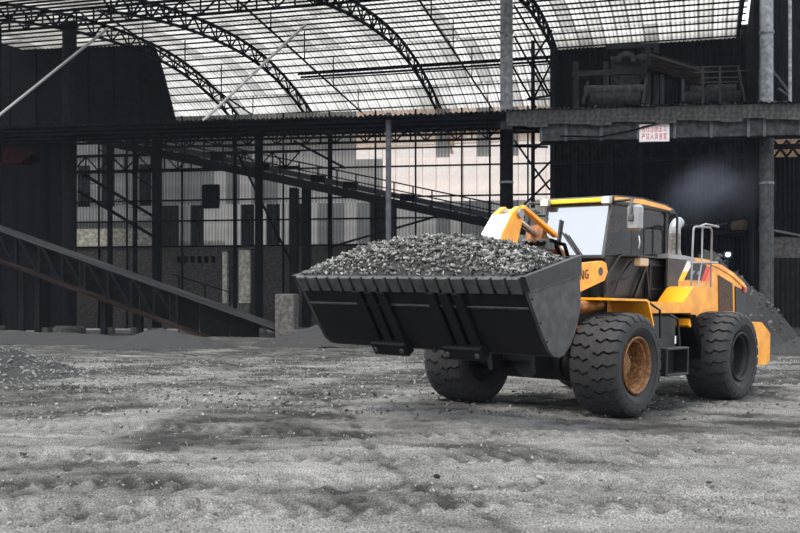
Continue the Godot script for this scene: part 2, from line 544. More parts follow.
func make_ground() -> void:
	var g := setting("yard_ground", "grey coal dust yard marked with wheel prints and loose stones", "ground")
	var zs := []
	var z := 5.0
	while z < 66.0:
		zs.append(z)
		z *= 1.0062
	var cols := 420
	var verts := PackedVector3Array(); var norms := PackedVector3Array(); var cs := PackedColorArray(); var ix := PackedInt32Array()
	for i in zs.size():
		for j in cols + 1:
			var w: float = 0.47 * zs[i] + 3.6
			var x: float = lerp(-w, w, j / float(cols))
			var zz: float = -zs[i]
			var r := rut(x, zz) if zs[i] < 25.0 else Vector2.ZERO
			verts.append(Vector3(x, ground_y(x, zz) + r.x, zz))
			var dry := noise_a.get_noise_2d(x * 0.9 + 40.0, zz * 2.2) * 0.5 + noise_b.get_noise_2d(x * 0.8, zz * 2.4) * 0.35 + noise_c.get_noise_2d(x * 2.5, zz * 6.0) * 0.3
			var pit := smoothstep(0.2, 0.36, noise_c.get_noise_2d(x * 7.0 + 90.0, zz * 11.0))
			dry -= 0.25 * pit  # shade inside the pits painted into the tone
			var coal := smoothstep(-0.15, 0.35, noise_a.get_noise_2d(x * 0.5 + 11.0, zz * 0.5) + 0.34 * smoothstep(11.0, 19.0, zs[i]) + 0.35 * smoothstep(29.0, 38.0, zs[i]) - 0.12)
			dry -= 0.62 * coal
			var tone: float = clamp(0.44 + dry * 0.40 - r.y * 0.30, 0.10, 0.85)
			cs.append(Color(tone, tone, tone * 0.985))
	norms.resize(verts.size())
	var wd := cols + 1
	for i in zs.size():
		for j in wd:
			var a := verts[i * wd + max(j - 1, 0)]; var b := verts[i * wd + min(j + 1, cols)]
			var c2 := verts[max(i - 1, 0) * wd + j]; var d := verts[min(i + 1, zs.size() - 1) * wd + j]
			norms[i * wd + j] = (b - a).cross(d - c2).normalized()
	for i in zs.size() - 1:
		for j in cols:
			var a := i * wd + j
			ix.append_array([a, a + wd, a + 1, a + 1, a + wd, a + wd + 1])
	var ar := []
	ar.resize(Mesh.ARRAY_MAX)
	ar[Mesh.ARRAY_VERTEX] = verts; ar[Mesh.ARRAY_NORMAL] = norms; ar[Mesh.ARRAY_COLOR] = cs; ar[Mesh.ARRAY_INDEX] = ix
	var am := ArrayMesh.new()
	am.add_surface_from_arrays(Mesh.PRIMITIVE_TRIANGLES, ar)
	am.surface_set_material(0, M.ground)
	put("dust_surface", am, g)
	var mb := MB.new()
	mb.tinted = true
	mb.col = Color(0.36, 0.36, 0.355)
	mb.box(Vector3(0, -0.5, -40), Vector3(240, 0.6, 240))
	part("subsoil", mb, M.ground, g)

func mound(cx: float, cz: float, rx: float, rz: float, h: float, sd: int, rough := 0.08, res := 44) -> MB:
	var mb := MB.new()
	var nz := FastNoiseLite.new()
	nz.seed = sd
	nz.frequency = 0.35
	nz.fractal_octaves = 5
	var p := []
	for i in res + 1:
		var row := []
		for j in res + 1:
			var u := lerpf(-1, 1, i / float(res)); var w := lerpf(-1, 1, j / float(res))
			var x := cx + u * rx; var z := cz + w * rz
			var q := sqrt(u * u + w * w) + nz.get_noise_2d(x * 0.6, z * 0.6) * 0.22
			var y := h * pow(clampf(1.0 - q, 0.0, 1.0), 0.9)
			if q < 1.0:
				y += nz.get_noise_2d(x * 3.0 + 9.0, z * 3.0) * rough * h * smoothstep(1.0, 0.8, q)
			else:
				y = -0.15
			row.append(Vector3(x, y, z))
		p.append(row)
	for i in res:
		for j in res:
			mb.quad(p[i][j], p[i][j + 1], p[i + 1][j + 1], p[i + 1][j])
	return mb

func make_yard_details() -> void:
	# small stones
	var pl := []
	for k in 9000:
		var d := 7.0 * pow(6.0, rng.randf())
		var x := rng.randf_range(-0.45, 0.45) * d
		var dens := noise_b.get_noise_2d(x * 0.6 + 7.0, -d * 0.9)
		if rng.randf() > 0.45 + dens:
			continue
		var r := rng.randf_range(0.006, 0.022) * (0.75 + d / 30.0)
		pl.append([Vector3(x, ground_y(x, -d) + r * 0.3, -d), r, rng.randf_range(0.25, 0.75)])
	for k in 11000:      # coarser spill across the middle of the yard
		var d := rng.randf_range(15.5, 33.0)
		var x := rng.randf_range(-0.42, 0.42) * d
		if rng.randf() > 0.55 + 0.9 * noise_a.get_noise_2d(x * 0.7 + 31.0, -d * 0.8) + (0.2 if x < 2.0 else -0.25):
			continue
		var r := rng.randf_range(0.014, 0.045)
		pl.append([Vector3(x, ground_y(x, -d) + r * 0.3, -d), r, rng.randf_range(0.10, 0.75)])
	scatter("yard_gravel", "fine loose gravel strewn over the coal dust yard", "gravel", pl)
	for k in 40:
		var d := 8.0 + 22.0 * rng.randf()
		var x := rng.randf_range(-0.40, 0.36) * d
		lump("yard_stone", "stone lying loose on the dusty yard in front of the sheds", Vector3(x, ground_y(x, -d) + 0.02, -d), rng.randf_range(0.03, 0.06), "stones loose on the yard")
	# crushed heap at the left edge
	var left_heap := mound(-10.6, -24.6, 3.9, 2.6, 0.85, 21, 0.16)
	var hp := lone("crushed_coal_heap", left_heap, M.heap, "low heap of crushed grey coal at the left edge of the yard", "coal heap")
	var spots := []
	for i in left_heap.v.size() / 3:
		var p := left_heap.v[i * 3]
		if p.y > 0.03 and p.x > -13.0:
			spots.append(p)
	pl = []
	for k in 2200:
		var p: Vector3 = spots[rng.randi() % spots.size()] + Vector3(rng.randf_range(-0.1, 0.1), 0.0, rng.randf_range(-0.1, 0.1))
		pl.append([p, rng.randf_range(0.02, 0.06), rng.randf_range(0.15, 0.75)])
	for k in 700:
		var a := rng.randf() * TAU
		var q := 0.85 + absf(rng.randfn(0.0, 0.35))
		var x := -10.6 + cos(a) * 3.9 * q; var z := -24.6 + sin(a) * 2.6 * q
		pl.append([Vector3(x, ground_y(x, z) + 0.01, z), rng.randf_range(0.015, 0.05), rng.randf_range(0.2, 0.8)])
	scatter("heap_rubble", "small broken pieces covering the low heap at the left edge", "rubble", pl)
	for k in 60:
		var p: Vector3 = spots[rng.randi() % spots.size()]
		lump("coal_lump", "crushed coal lump lying on the low heap at the left edge of the yard", p + Vector3(0, 0.02, 0), rng.randf_range(0.06, 0.11), "lumps on the left heap")
	# dusty banks further back
	lone("dust_bank", mound(-9.6, -42.0, 3.3, 2.2, 0.8, 31, 0.10), M.heap, "long low bank of dark dust in front of the conveyor foot", "dust bank")
	lone("dust_bank", mound(-3.1, -44.0, 3.1, 2.4, 1.05, 32, 0.08), M.heap, "rounded dust bank behind the hanging end of the bucket", "dust bank")
	lone("dust_bank", mound(-17.0, -47.0, 9.0, 2.2, 0.6, 33, 0.08), M.heap, "flat dark dust bank along the foot of the left shed", "dust bank")
	var pile_places := []
	for q in [[mound(13.6, -47.0, 3.9, 4.4, 4.6, 34, 0.10, 60), 900, 0.05, 0.16], [mound(17.6, -37.0, 5.2, 3.2, 1.35, 35, 0.05, 50), 300, 0.03, 0.09], [mound(-3.1, -44.0, 3.1, 2.4, 1.05, 32, 0.08), 260, 0.03, 0.08]]:
		var pv: PackedVector3Array = q[0].v
		for k in q[1]:
			var pp: Vector3 = pv[rng.randi() % pv.size()] + Vector3(rng.randf_range(-0.15, 0.15), 0, rng.randf_range(-0.15, 0.15))
			if pp.y > 0.05:
				pile_places.append([pp, rng.randf_range(q[2], q[3]), rng.randf_range(0.06, 0.35)])
	scatter("pile_rubble", "broken pieces strewn over the dark piles in front of the sheds", "rubble", pile_places)
	lone("coal_pile", mound(13.6, -47.0, 3.9, 4.4, 4.6, 34, 0.10, 60), M.heap, "tall grey coal pile behind the loader's rear hood", "coal pile")
	lone("coal_pile", mound(17.6, -37.0, 5.2, 3.2, 1.35, 35, 0.05, 50), M.heap, "low dark coal pile at the right edge behind the rear wheel", "coal pile")

# ---------------------------------------------------------------- the loader: x forward from the front axle, y up, z to its right (its left side is seen)
const TYRE_D := 1.5855
const TYRE_W := 0.80
const WHEELBASE := 3.8693
const TRACK := 2.792

func V2(a: Array) -> Array:
	var out := []
	for p in a:
		out.append(Vector2(p[0], p[1]))
	return out

func tyre_mesh() -> MB:
	var mb := MB.new()
	var xf := Transform3D(Basis(Vector3(1, 0, 0), Vector3(0, 0, -1), Vector3(0, 1, 0)), Vector3.ZERO)   # own y becomes -z
	var half := [[0.415, 0.27], [0.43, 0.305], [0.47, 0.345], [0.53, 0.383], [0.59, 0.40], [0.645, 0.398], [0.69, 0.38], [0.722, 0.345], [0.735, 0.30], [0.742, 0.15]]
	var prof := []
	for p in half:
		prof.append(Vector2(p[0], -p[1]))
	for k in half.size():
		var p = half[half.size() - 1 - k]
		prof.append(Vector2(p[0], p[1]))
	mb.lathe(prof, 72, xf)
	for s in [-1.0, 1.0]:   # bead rings on the sidewalls
		mb.lathe([Vector2(0.56, s * 0.388), Vector2(0.565, s * 0.404), Vector2(0.58, s * 0.404), Vector2(0.585, s * 0.394)], 72, xf)
	var count := 25
	var pitch := TAU / count
	# lug: [across, turn in pitches, radius, half width in pitches]
	var line := [[-0.035, -0.10, 0.793, 0.36], [0.05, 0.22, 0.793, 0.39], [0.12, 0.02, 0.792, 0.39], [0.20, 0.34, 0.790, 0.39], [0.28, 0.20, 0.784, 0.39], [0.352, 0.36, 0.762, 0.39], [0.388, 0.36, 0.715, 0.37], [0.402, 0.36, 0.672, 0.30]]
	for i in count:
		for s in [-1.0, 1.0]:
			var top_a := []; var top_b := []; var low_a := []; var low_b := []
			for q in line:
				var th: float = (i + q[1] + (0.5 if s > 0 else 0.0)) * pitch
				var w: float = q[0] * s
				var r: float = q[2]
				var hw: float = q[3] * pitch
				var rl: float = min(0.735, r - 0.045)
				var wl: float = w * (0.93 if absf(w) > 0.3 else 1.0)
				top_a.append(Vector3(cos(th - hw) * r, sin(th - hw) * r, w))
				top_b.append(Vector3(cos(th + hw) * r, sin(th + hw) * r, w))
				low_a.append(Vector3(cos(th - hw * 1.12) * rl, sin(th - hw * 1.12) * rl, wl))
				low_b.append(Vector3(cos(th + hw * 1.12) * rl, sin(th + hw * 1.12) * rl, wl))
			for k in line.size() - 1:
				var a0: Vector3 = top_a[k]; var a1: Vector3 = top_a[k + 1]; var b0: Vector3 = top_b[k]; var b1: Vector3 = top_b[k + 1]
				var c0: Vector3 = low_a[k]; var c1: Vector3 = low_a[k + 1]; var d0: Vector3 = low_b[k]; var d1: Vector3 = low_b[k + 1]
				if s > 0:
					mb.quad(a0, b0, b1, a1); mb.quad(c0, a0, a1, c1); mb.quad(b0, d0, d1, b1)
				else:
					mb.quad(a0, a1, b1, b0); mb.quad(c0, c1, a1, a0); mb.quad(b0, b1, d1, d0)
			var e := line.size() - 1
			if s > 0:
				mb.quad(top_a[0], low_a[0], low_b[0], top_b[0])
				mb.quad(top_a[e], top_b[e], low_b[e], low_a[e])
			else:
				mb.quad(top_a[0], top_b[0], low_b[0], low_a[0])
				mb.quad(top_a[e], low_a[e], low_b[e], top_b[e])
	return mb

func rim_mesh(s: float) -> MB:   # dish opening to side s
	var mb := MB.new()
	var xf := Transform3D(Basis(Vector3(1, 0, 0), Vector3(0, 0, s), Vector3(0, -s, 0)), Vector3.ZERO)
	mb.lathe(V2([[0.40, -0.30], [0.43, -0.29], [0.43, -0.27], [0.40, -0.25], [0.40, 0.22], [0.432, 0.29], [0.435, 0.315], [0.415, 0.325], [0.395, 0.305], [0.385, 0.255], [0.36, 0.245], [0.345, 0.20], [0.335, 0.02], [0.29, -0.01], [0.20, -0.015], [0.19, -0.005], [0.185, 0.08], [0.15, 0.10], [0.145, 0.12], [0.0, 0.125]]), 40, xf)
	mb.lathe(V2([[0.0, -0.1], [0.38, -0.1], [0.38, -0.28], [0.0, -0.28]]), 24, xf)
	for k in 12:
		var a := TAU * k / 12.0
		mb.tube([xf * Vector3(cos(a) * 0.245, 0.04, sin(a) * 0.245), xf * Vector3(cos(a) * 0.245, 0.085, sin(a) * 0.245)], 0.022, 6)
	return mb

func make_loader() -> Node3D:
	var xf := loader_frame()
	var t := thing("wheel_loader", "yellow and black articulated wheel loader carrying a heaped bucket", "wheel loader", xf)
	# wheels
	var tm := tyre_mesh()
	var tyre_a := tm.mesh(M.rubber)
	var mb_drum: MB
	for w in [[0.0, -1.0], [0.0, 1.0], [-WHEELBASE, -1.0], [-WHEELBASE, 1.0]]:
		var c := Vector3(w[0], TYRE_D * 0.5 - 0.012, w[1] * TRACK * 0.5)
		var front: bool = w[0] == 0.0
		var ty := put("front_tyre" if front else "rear_tyre", tyre_a, t, Transform3D(Basis(Vector3(0, 0, 1), 0.07 if front else 0.19), c))
		put("wheel_rim", rim_mesh(w[1]).mesh(M.rim_rust if front else M.rim_dark), ty, Transform3D(Basis(), Vector3(0, 0, w[1] * 0.045)), "rusty orange wheel rim" if front else "black wheel rim")
		mb_drum = MB.new()
		mb_drum.lathe(V2([[0.0, 0.20], [0.44, 0.20], [0.44, 0.29], [0.30, 0.34], [0.0, 0.34]]), 24, Transform3D(Basis(Vector3(1, 0, 0), Vector3(0, 0, -w[1]), Vector3(0, w[1], 0)), Vector3.ZERO))
		put("brake_drum", mb_drum.mesh(M.black_paint), ty)
	# axles and underframe
	var mb := MB.new()
	mb.tube([Vector3(0, 0.74, -1.15), Vector3(0, 0.74, -0.5)], 0.19, 14)
	mb.tube([Vector3(0, 0.74, 0.5), Vector3(0, 0.74, 1.15)], 0.19, 14)
	mb.tube([Vector3(0, 0.74, -0.55), Vector3(0, 0.74, -0.2), Vector3(0, 0.74, 0.2), Vector3(0, 0.74, 0.55)], 0.27, 16)
	mb.tube([Vector3(0.32, 0.74, 0), Vector3(-0.6, 0.74, 0)], 0.24, 14)
	part("front_axle", mb, M.black_paint, t)
	mb = MB.new()
	mb.tube([Vector3(-WHEELBASE, 0.74, -1.15), Vector3(-WHEELBASE, 0.74, 1.15)], 0.21, 14)
	part("rear_axle", mb, M.black_paint, t)
	mb = MB.new()
	for s in [-1.0, 1.0]:
		mb.prism(V2([[0.75, 0.62], [0.85, 1.2], [0.35, 1.75], [-0.25, 2.3], [-0.75, 2.35], [-0.85, 1.9], [-0.95, 0.65]]), s * 0.36, s * 0.44)
	mb.box(Vector3(-0.1, 1.2, 0), Vector3(1.2, 0.9, 0.72), 0.03)
	part("front_frame", mb, M.black_paint, t)
	mb = MB.new()
	mb.box(Vector3(-3.55, 1.05, 0), Vector3(5.0, 0.75, 1.0), 0.05)
	mb.box(Vector3(-1.25, 1.3, 0), Vector3(0.9, 0.9, 0.6), 0.05)
	part("rear_frame", mb, M.black_paint, t)
	make_bucket(t)
	make_lift(t)
	make_cab(t)
	make_rear(t)
	return t

func bucket_outline() -> Array:
	return V2([[3.5, 2.03], [3.25, 1.663], [2.98, 1.265], [2.86, 1.11], [2.74, 1.03], [2.61, 1.005], [2.48, 1.035], [2.34, 1.15], [2.20, 1.36], [2.11, 1.60], [2.10, 1.80], [2.14, 2.05], [2.22, 2.33]])

func make_bucket(t: Node3D) -> void:
	var o := bucket_outline()
	var inner := []
	for i in o.size():
		var a: Vector2 = o[max(i - 1, 0)]; var b: Vector2 = o[min(i + 1, o.size() - 1)]
		var d := (b - a).normalized()
		inner.append(o[i] + Vector2(d.y, -d.x) * 0.045)
	if not Geometry2D.is_point_in_polygon(inner[5], PackedVector2Array(o)):
		for i in o.size():
			inner[i] = o[i] * 2.0 - inner[i]
	var ring := o.duplicate()
	for i in inner.size():
		ring.append(inner[inner.size() - 1 - i])
	var mb := MB.new()
	mb.prism(ring, -1.95, 1.95)
	var bk := part("bucket", mb, M.bucket_steel, t, "wide black bucket curled back")
	for s in [-1.0, 1.0]:
		mb = MB.new()
		mb.prism(o, s * 1.95, s * 2.0)
		part("side_plate", mb, M.bucket_side, bk, "scuffed grey bucket side")
		mb = MB.new()
		mb.prism(V2([[3.53, 2.03], [2.20, 2.345], [2.185, 2.09], [2.30, 2.055], [3.41, 1.855]]), s * 1.99, s * 2.06)
		part("side_cutter", mb, M.bucket_cutter, bk)
		mb = MB.new()
		mb.bar(Vector3(3.40, 1.85, s * 2.035), Vector3(2.20, 2.085, s * 2.035), 0.05, 0.03, 0.008)  # pale bar painting the highlight along the cutter's lower edge
		part("cutter_highlight", mb, M.bare_steel, bk)
		mb = MB.new()
		for q in [[3.26, 1.76], [3.05, 1.46], [2.90, 1.22]]:
			mb.tube([Vector3(q[0], q[1], s * 2.0), Vector3(q[0], q[1], s * 2.02)], 0.018, 6)
		part("side_bolts", mb, M.bare_steel, bk)
	var d := (o[1] - o[0]).normalized() as Vector2       # down the floor from the lip
	var nrm := Vector2(-d.y, d.x)                        # out of the floor: forward and down
	if nrm.x < 0:
		nrm = -nrm
	var fr := Basis(Vector3(d.x, d.y, 0), Vector3(nrm.x, nrm.y, 0), Vector3(0, 0, 0))
	fr = Basis(fr.x, fr.y, fr.x.cross(fr.y))
	var lip := Vector3(o[0].x, o[0].y, 0)
	mb = MB.new()
	mb.box(lip + fr * Vector3(0.10, -0.012, 0), Vector3(0.20, 0.05, 4.0), 0.012, fr)
	part("cutting_edge", mb, M.bare_steel, bk, "worn steel cutting edge")
	# bolt-on wear plates under the lip
	var count := 18
	var seg := 3.96 / count
	for k in count:
		mb = MB.new()
		var z := -1.98 + seg * (k + 0.5)
		mb.box(lip + fr * Vector3(0.115, 0.03, 0) + Vector3(0, 0, z), Vector3(0.235, 0.045, seg - 0.045), 0.012, fr)
		part("wear_plate", mb, M.bare_steel, bk)
	# weld bead across the floor, skid shoes and their bars
	mb = MB.new()
	mb.bar(lip + fr * Vector3(0.47, 0.006, -1.93), lip + fr * Vector3(0.47, 0.006, 1.93), 0.03, 0.02, 0.004, fr.y)
	part("weld_bead", mb, M.bare_steel, bk)
	for zc in [-0.64, 0.68]:
		for k in 3:
			mb = MB.new()
			var z: float = -zc + (k - 1) * 0.225
			mb.box(lip + fr * Vector3(0.66, 0.035, 0) + Vector3(0, 0, z), Vector3(0.86, 0.05, 0.15), 0.012, fr)
			part("skid_bar", mb, M.bucket_steel, bk)
		mb = MB.new()
		mb.box(lip + fr * Vector3(1.185, 0.035, 0) + Vector3(0, 0, -zc), Vector3(0.22, 0.16, 0.66), 0.02, fr)
		var shoe := part("skid_shoe", mb, M.bucket_steel, bk)
		mb = MB.new()
		for z in [-0.25, 0.25]:
			var p: Vector3 = lip + fr * Vector3(1.185, 0.11, 0) + Vector3(0, 0, -zc + z)
			mb.tube([p, p + fr.y * 0.035], 0.035, 8)
		part("shoe_bolts", mb, M.bare_steel, shoe)
	# hinge lugs at the back
	for z in [-0.95, -0.65, 0.65, 0.95]:
		mb = MB.new()
		mb.prism(V2([[2.3, 1.1], [1.9, 1.12], [1.82, 1.25], [1.9, 1.4], [2.2, 1.5]]), z - 0.03, z + 0.03)
		part("hinge_lug", mb, M.black_paint, bk)
	mb = MB.new()
	for z in [-0.16, 0.16]:
		mb.prism(V2([[2.18, 1.75], [1.9, 1.9], [1.82, 2.02], [1.9, 2.15], [2.2, 2.2]]), z - 0.03, z + 0.03)
	part("tilt_lug", mb, M.black_paint, bk)

func make_lift(t: Node3D) -> void:
	# lift arms
	for s in [-1.0, 1.0]:
		var mb := MB.new()
		mb.prism(V2([[-0.62, 2.34], [-0.5, 2.37], [0.25, 2.30], [1.0, 2.0], [1.55, 1.6], [1.98, 1.38], [2.02, 1.2], [1.85, 1.1], [1.5, 1.25], [0.85, 1.6], [0.2, 1.86], [-0.58, 2.06], [-0.68, 2.2]]), s * 0.74, s * 0.84)
		var arm := part("lift_arm", mb, M.yellow, t)
		mb = MB.new()
		mb.tube([Vector3(-0.45, 2.2, s * 0.70), Vector3(-0.45, 2.2, s * 0.845)], 0.07, 14)
		mb.tube([Vector3(1.88, 1.25, s * 0.6), Vector3(1.88, 1.25, s * 1.0)], 0.08, 14)
		part("arm_pin", mb, M.bare_steel, arm)
		if s < 0:
			var tmsh := TextMesh.new()
			var f := SystemFont.new()
			f.font_names = PackedStringArray(["Droid Sans"])
			f.font_weight = 700
			tmsh.text = "ONG"
			tmsh.font = f
			tmsh.font_size = 64
			tmsh.pixel_size = 0.0031
			tmsh.depth = 0.006
			tmsh.material = M.black_paint
			var bx := Vector3(-1, 0.105, 0).normalized()
			put("lettering", tmsh, arm, Transform3D(Basis(bx, Vector3(0, 0, -1).cross(bx), Vector3(0, 0, -1)), Vector3(0.13, 2.125, -0.842)), "black capital letters on the lift arm")
		# lift cylinder
		mb = MB.new()
		mb.tube([Vector3(-0.55, 1.15, s * 0.6), Vector3(0.45, 1.38, s * 0.6)], 0.095, 14)
		var cy := part("lift_cylinder", mb, M.worn_yellow, t)
		mb = MB.new()
		mb.tube([Vector3(0.45, 1.38, s * 0.6), Vector3(1.2, 1.55, s * 0.6)], 0.05, 12)
		part("piston_rod", mb, M.chrome, cy)
	var mb := MB.new()
	mb.tube([Vector3(1.0, 1.75, -0.76), Vector3(1.0, 1.75, 0.76)], 0.13, 16)
	part("cross_tube", mb, M.yellow, t)
	# worn fat pipe seen between the bucket and the front tyre
	mb = MB.new()
	mb.tube([Vector3(0.62, 1.58, -0.72), Vector3(0.45, 1.64, -1.05), Vector3(0.05, 1.70, -1.12)], 0.10, 14)
	part("hose_guard", mb, M.worn_yellow, t)
	# tilt lever (two plates) over the heap
	mb = MB.new()
	for z in [-0.13, 0.13]:
		mb.prism(V2([[1.40, 2.45], [1.32, 2.72], [1.06, 3.06], [0.88, 3.16], [0.76, 3.10], [0.80, 2.95], [0.92, 2.62], [0.95, 2.3], [1.10, 1.7], [1.35, 1.65], [1.46, 2.0]]), z - 0.05, z + 0.05)
	var lever := part("tilt_lever", mb, M.yellow, t)
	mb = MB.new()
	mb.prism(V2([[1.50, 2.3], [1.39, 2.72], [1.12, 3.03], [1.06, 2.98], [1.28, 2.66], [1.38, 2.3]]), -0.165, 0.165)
	part("lever_plate", mb, M.white_paint, lever, "front plate of the tilt lever with sky glare painted white")  # glare of the sky on the plate painted in as white
	mb = MB.new()
	mb.tube([Vector3(0.88, 3.05, -0.22), Vector3(0.88, 3.05, 0.22)], 0.075, 14)
	mb.tube([Vector3(1.08, 1.95, -0.3), Vector3(1.08, 1.95, 0.3)], 0.09, 14)
	part("lever_pin", mb, M.silver, lever)
	mb = MB.new()
	mb.bar(Vector3(1.30, 1.8, 0), Vector3(1.85, 2.02, 0), 0.14, 0.14, 0.02)
	part("tilt_link", mb, M.black_paint, t)
	# tilt cylinder and its guard bar
	mb = MB.new()
	mb.tube([Vector3(0.15, 2.76, 0), Vector3(-0.65, 2.42, 0)], 0.12, 16)
	mb.tube([Vector3(0.20, 2.78, 0), Vector3(0.08, 2.73, 0)], 0.165, 16)
	var cy := part("tilt_cylinder", mb, M.worn_yellow, t)
	mb = MB.new()
	mb.tube([Vector3(0.88, 3.05, 0), Vector3(0.15, 2.76, 0)], 0.05, 12)
	part("piston_rod", mb, M.chrome, cy)
	mb = MB.new()
	mb.bar(Vector3(0.85, 3.15, -0.20), Vector3(-0.12, 2.76, -0.20), 0.10, 0.07, 0.012)
	part("guard_bar", mb, M.yellow, cy)
	mb = MB.new()
	for k in 4:
		var z := -0.2 + 0.1 * k
		mb.tube([Vector3(0.32, 2.6, z), Vector3(0.10, 2.68 + 0.03 * (k % 2), z * 1.3), Vector3(-0.20, 2.62, z * 1.6), Vector3(-0.60, 2.3, z)], 0.032, 7)
	part("hydraulic_hoses", mb, M.rubber_dark, t)
	mb = MB.new()
	mb.box(Vector3(0.12, 2.60, -0.02), Vector3(0.26, 0.2, 0.5), 0.03)
	part("valve_block", mb, M.bare_steel, t)
	# front fenders
	for s in [-1.0, 1.0]:
		mb = MB.new()
		var prof := V2([[0.42, 1.785], [-0.72, 1.775], [-0.80, 1.74], [-0.98, 1.36], [-0.95, 1.345], [-0.76, 1.715], [-0.70, 1.74], [0.42, 1.75]])
		mb.prism(prof, s * 0.85, s * 1.52)
		part("front_fender", mb, M.yellow, t)

func make_cab(t: Node3D) -> void:
	var zl := -0.70     # left side
	var zr := 0.55
	var mb := MB.new()
	for z in [zl + 0.03, zr - 0.03]:
		mb.prism(V2([[-0.80, 1.80], [-0.80, 2.46], [-3.06, 2.46], [-3.06, 1.74], [-2.1, 1.74]]), z - 0.03, z + 0.03)
	mb.box(Vector3(-0.83, 2.13, (zl + zr) * 0.5), Vector3(0.06, 0.66, zr - zl))
	mb.box(Vector3(-3.03, 2.10, (zl + zr) * 0.5), Vector3(0.06, 0.72, zr - zl))
	mb.box(Vector3(-1.93, 1.79, (zl + zr) * 0.5), Vector3(2.2, 0.08, zr - zl))
	var cab := part("cab_body", mb, M.black_paint, t, "black cab base")
	# roof
	mb = MB.new()
	mb.prism(V2([[-0.93, 3.365], [-0.95, 3.43], [-1.2, 3.475], [-2.0, 3.50], [-2.9, 3.45], [-3.22, 3.38], [-3.24, 3.35], [-3.1, 3.33], [-1.0, 3.33]]), zl - 0.04, zr + 0.04)
	var roof := part("cab_roof", mb, M.black_paint, t)
	mb = MB.new()
	mb.box(Vector3(-0.945, 3.385, (zl + zr) * 0.5), Vector3(0.05, 0.075, zr - zl + 0.02), 0.012)
	part("roof_band", mb, M.yellow_band, roof, "bright yellow band over the windshield")
	mb = MB.new()
	mb.prism(V2([[-1.02, 3.355], [-1.02, 3.43], [-1.3, 3.45], [-2.0, 3.465], [-2.8, 3.425], [-3.12, 3.375], [-3.0, 3.35], [-2.0, 3.385], [-1.3, 3.375]]), zl - 0.05, zl - 0.04)
	part("roof_band", mb, M.yellow, roof, "orange band along the roof side")
	for z in [zl + 0.03, zr - 0.05]:
		mb = MB.new()
		mb.box(Vector3(-0.90, 3.37, z), Vector3(0.09, 0.13, 0.17), 0.02)
		var wl := part("work_lamp", mb, M.silver, roof)
		mb = MB.new()
		mb.box(Vector3(-0.852, 3.37, z), Vector3(0.012, 0.10, 0.14), 0.004)
		part("lamp_lens", mb, M.lamp_glass, wl)
	# windshield and frame
	var b0 := Vector3(-0.82, 2.47, 0); var b1 := Vector3(-1.04, 3.33, 0)
	var gl := MB.new()
	gl.quad(b0 + Vector3(0.012, 0, zl + 0.05), b0 + Vector3(0.012, 0, zr - 0.05), b1 + Vector3(0.012, 0, zr - 0.05), b1 + Vector3(0.012, 0, zl + 0.05))
	part("windshield", gl, M.windshield, t, "windshield mirroring the bright sky")
	mb = MB.new()
	for z in [zl + 0.03, zr - 0.03]:
		mb.bar(b0 + Vector3(0, 0, z), b1 + Vector3(0, 0, z), 0.05, 0.05, 0.008)
	part("front_pillars", mb, M.bare_steel, t)
	mb = MB.new()
	mb.bar(b0 + Vector3(0.03, -0.02, zl), b0 + Vector3(0.03, -0.02, zr), 0.10, 0.06, 0.01)
	part("windshield_sill", mb, M.bare_steel, t)
	mb = MB.new()
	mb.tube([Vector3(-0.78, 2.49, -0.21), Vector3(-0.86, 2.86, 0.13)], 0.018, 6)
	mb.tube([Vector3(-0.77, 2.49, -0.27), Vector3(-0.85, 2.84, 0.06)], 0.014, 6)
	mb.bar(Vector3(-0.815, 2.60, 0.20), Vector3(-0.93, 3.08, 0.21), 0.035, 0.03)
	part("wiper", mb, M.black_paint, t)
	# side pillars and glass, both sides
	for s in 2:
		var z := zl if s == 0 else zr
		mb = MB.new()
		for q in [[-1.74, 0.09, 2.46, 3.35], [-2.06, 0.09, 2.46, 3.34], [-3.0, 0.10, 2.46, 3.36]]:
			mb.box(Vector3(q[0], (q[2] + q[3]) * 0.5, z + (0.02 if s == 0 else -0.02)), Vector3(q[1], q[3] - q[2], 0.06), 0.01)
		mb.box(Vector3(-2.53, 3.34, z), Vector3(1.0, 0.06, 0.05), 0.01)
		mb.box(Vector3(-1.4, 3.34, z), Vector3(0.7, 0.06, 0.05), 0.01)
		part("side_pillars", mb, M.black_paint, t)
		mb = MB.new()
		mb.quad(Vector3(-0.83, 2.47, z), Vector3(-1.72, 2.47, z), Vector3(-1.72, 3.33, z), Vector3(-1.05, 3.33, z))
		part("side_window", mb, M.glass, t)
		mb = MB.new()
		mb.quad(Vector3(-2.10, 2.47, z), Vector3(-2.96, 2.47, z), Vector3(-2.96, 3.33, z), Vector3(-2.10, 3.33, z))
		part("rear_quarter_window", mb, M.glass, t)
	mb = MB.new()
	mb.quad(Vector3(-3.02, 2.47, zl), Vector3(-3.02, 2.47, zr), Vector3(-3.02, 3.33, zr), Vector3(-3.02, 3.33, zl))
	part("rear_window", mb, M.glass, t)
	# door: dark panel between the posts, lower window, handles
	mb = MB.new()
	mb.box(Vector3(-1.90, 2.80, zl + 0.01), Vector3(0.26, 1.0, 0.03), 0.008)
	mb.box(Vector3(-2.60, 2.10, zl - 0.02), Vector3(0.78, 0.66, 0.03), 0.01)
	var door := part("cab_door", mb, M.black_paint, t)
	mb = MB.new()
	for q in [[-2.30, 2.15, 0.05, 0.44], [-2.89, 2.15, 0.05, 0.44], [-2.6, 2.36, 0.62, 0.05], [-2.6, 1.94, 0.62, 0.05]]:
		mb.box(Vector3(q[0], q[1], zl - 0.05), Vector3(q[2], q[3], 0.04), 0.012)
	part("window_frame", mb, M.black_paint, door)
	mb = MB.new()
	mb.quad(Vector3(-2.32, 1.96, zl - 0.04), Vector3(-2.87, 1.96, zl - 0.04), Vector3(-2.87, 2.34, zl - 0.04), Vector3(-2.32, 2.34, zl - 0.04))
	part("lower_window", mb, M.glass, door)
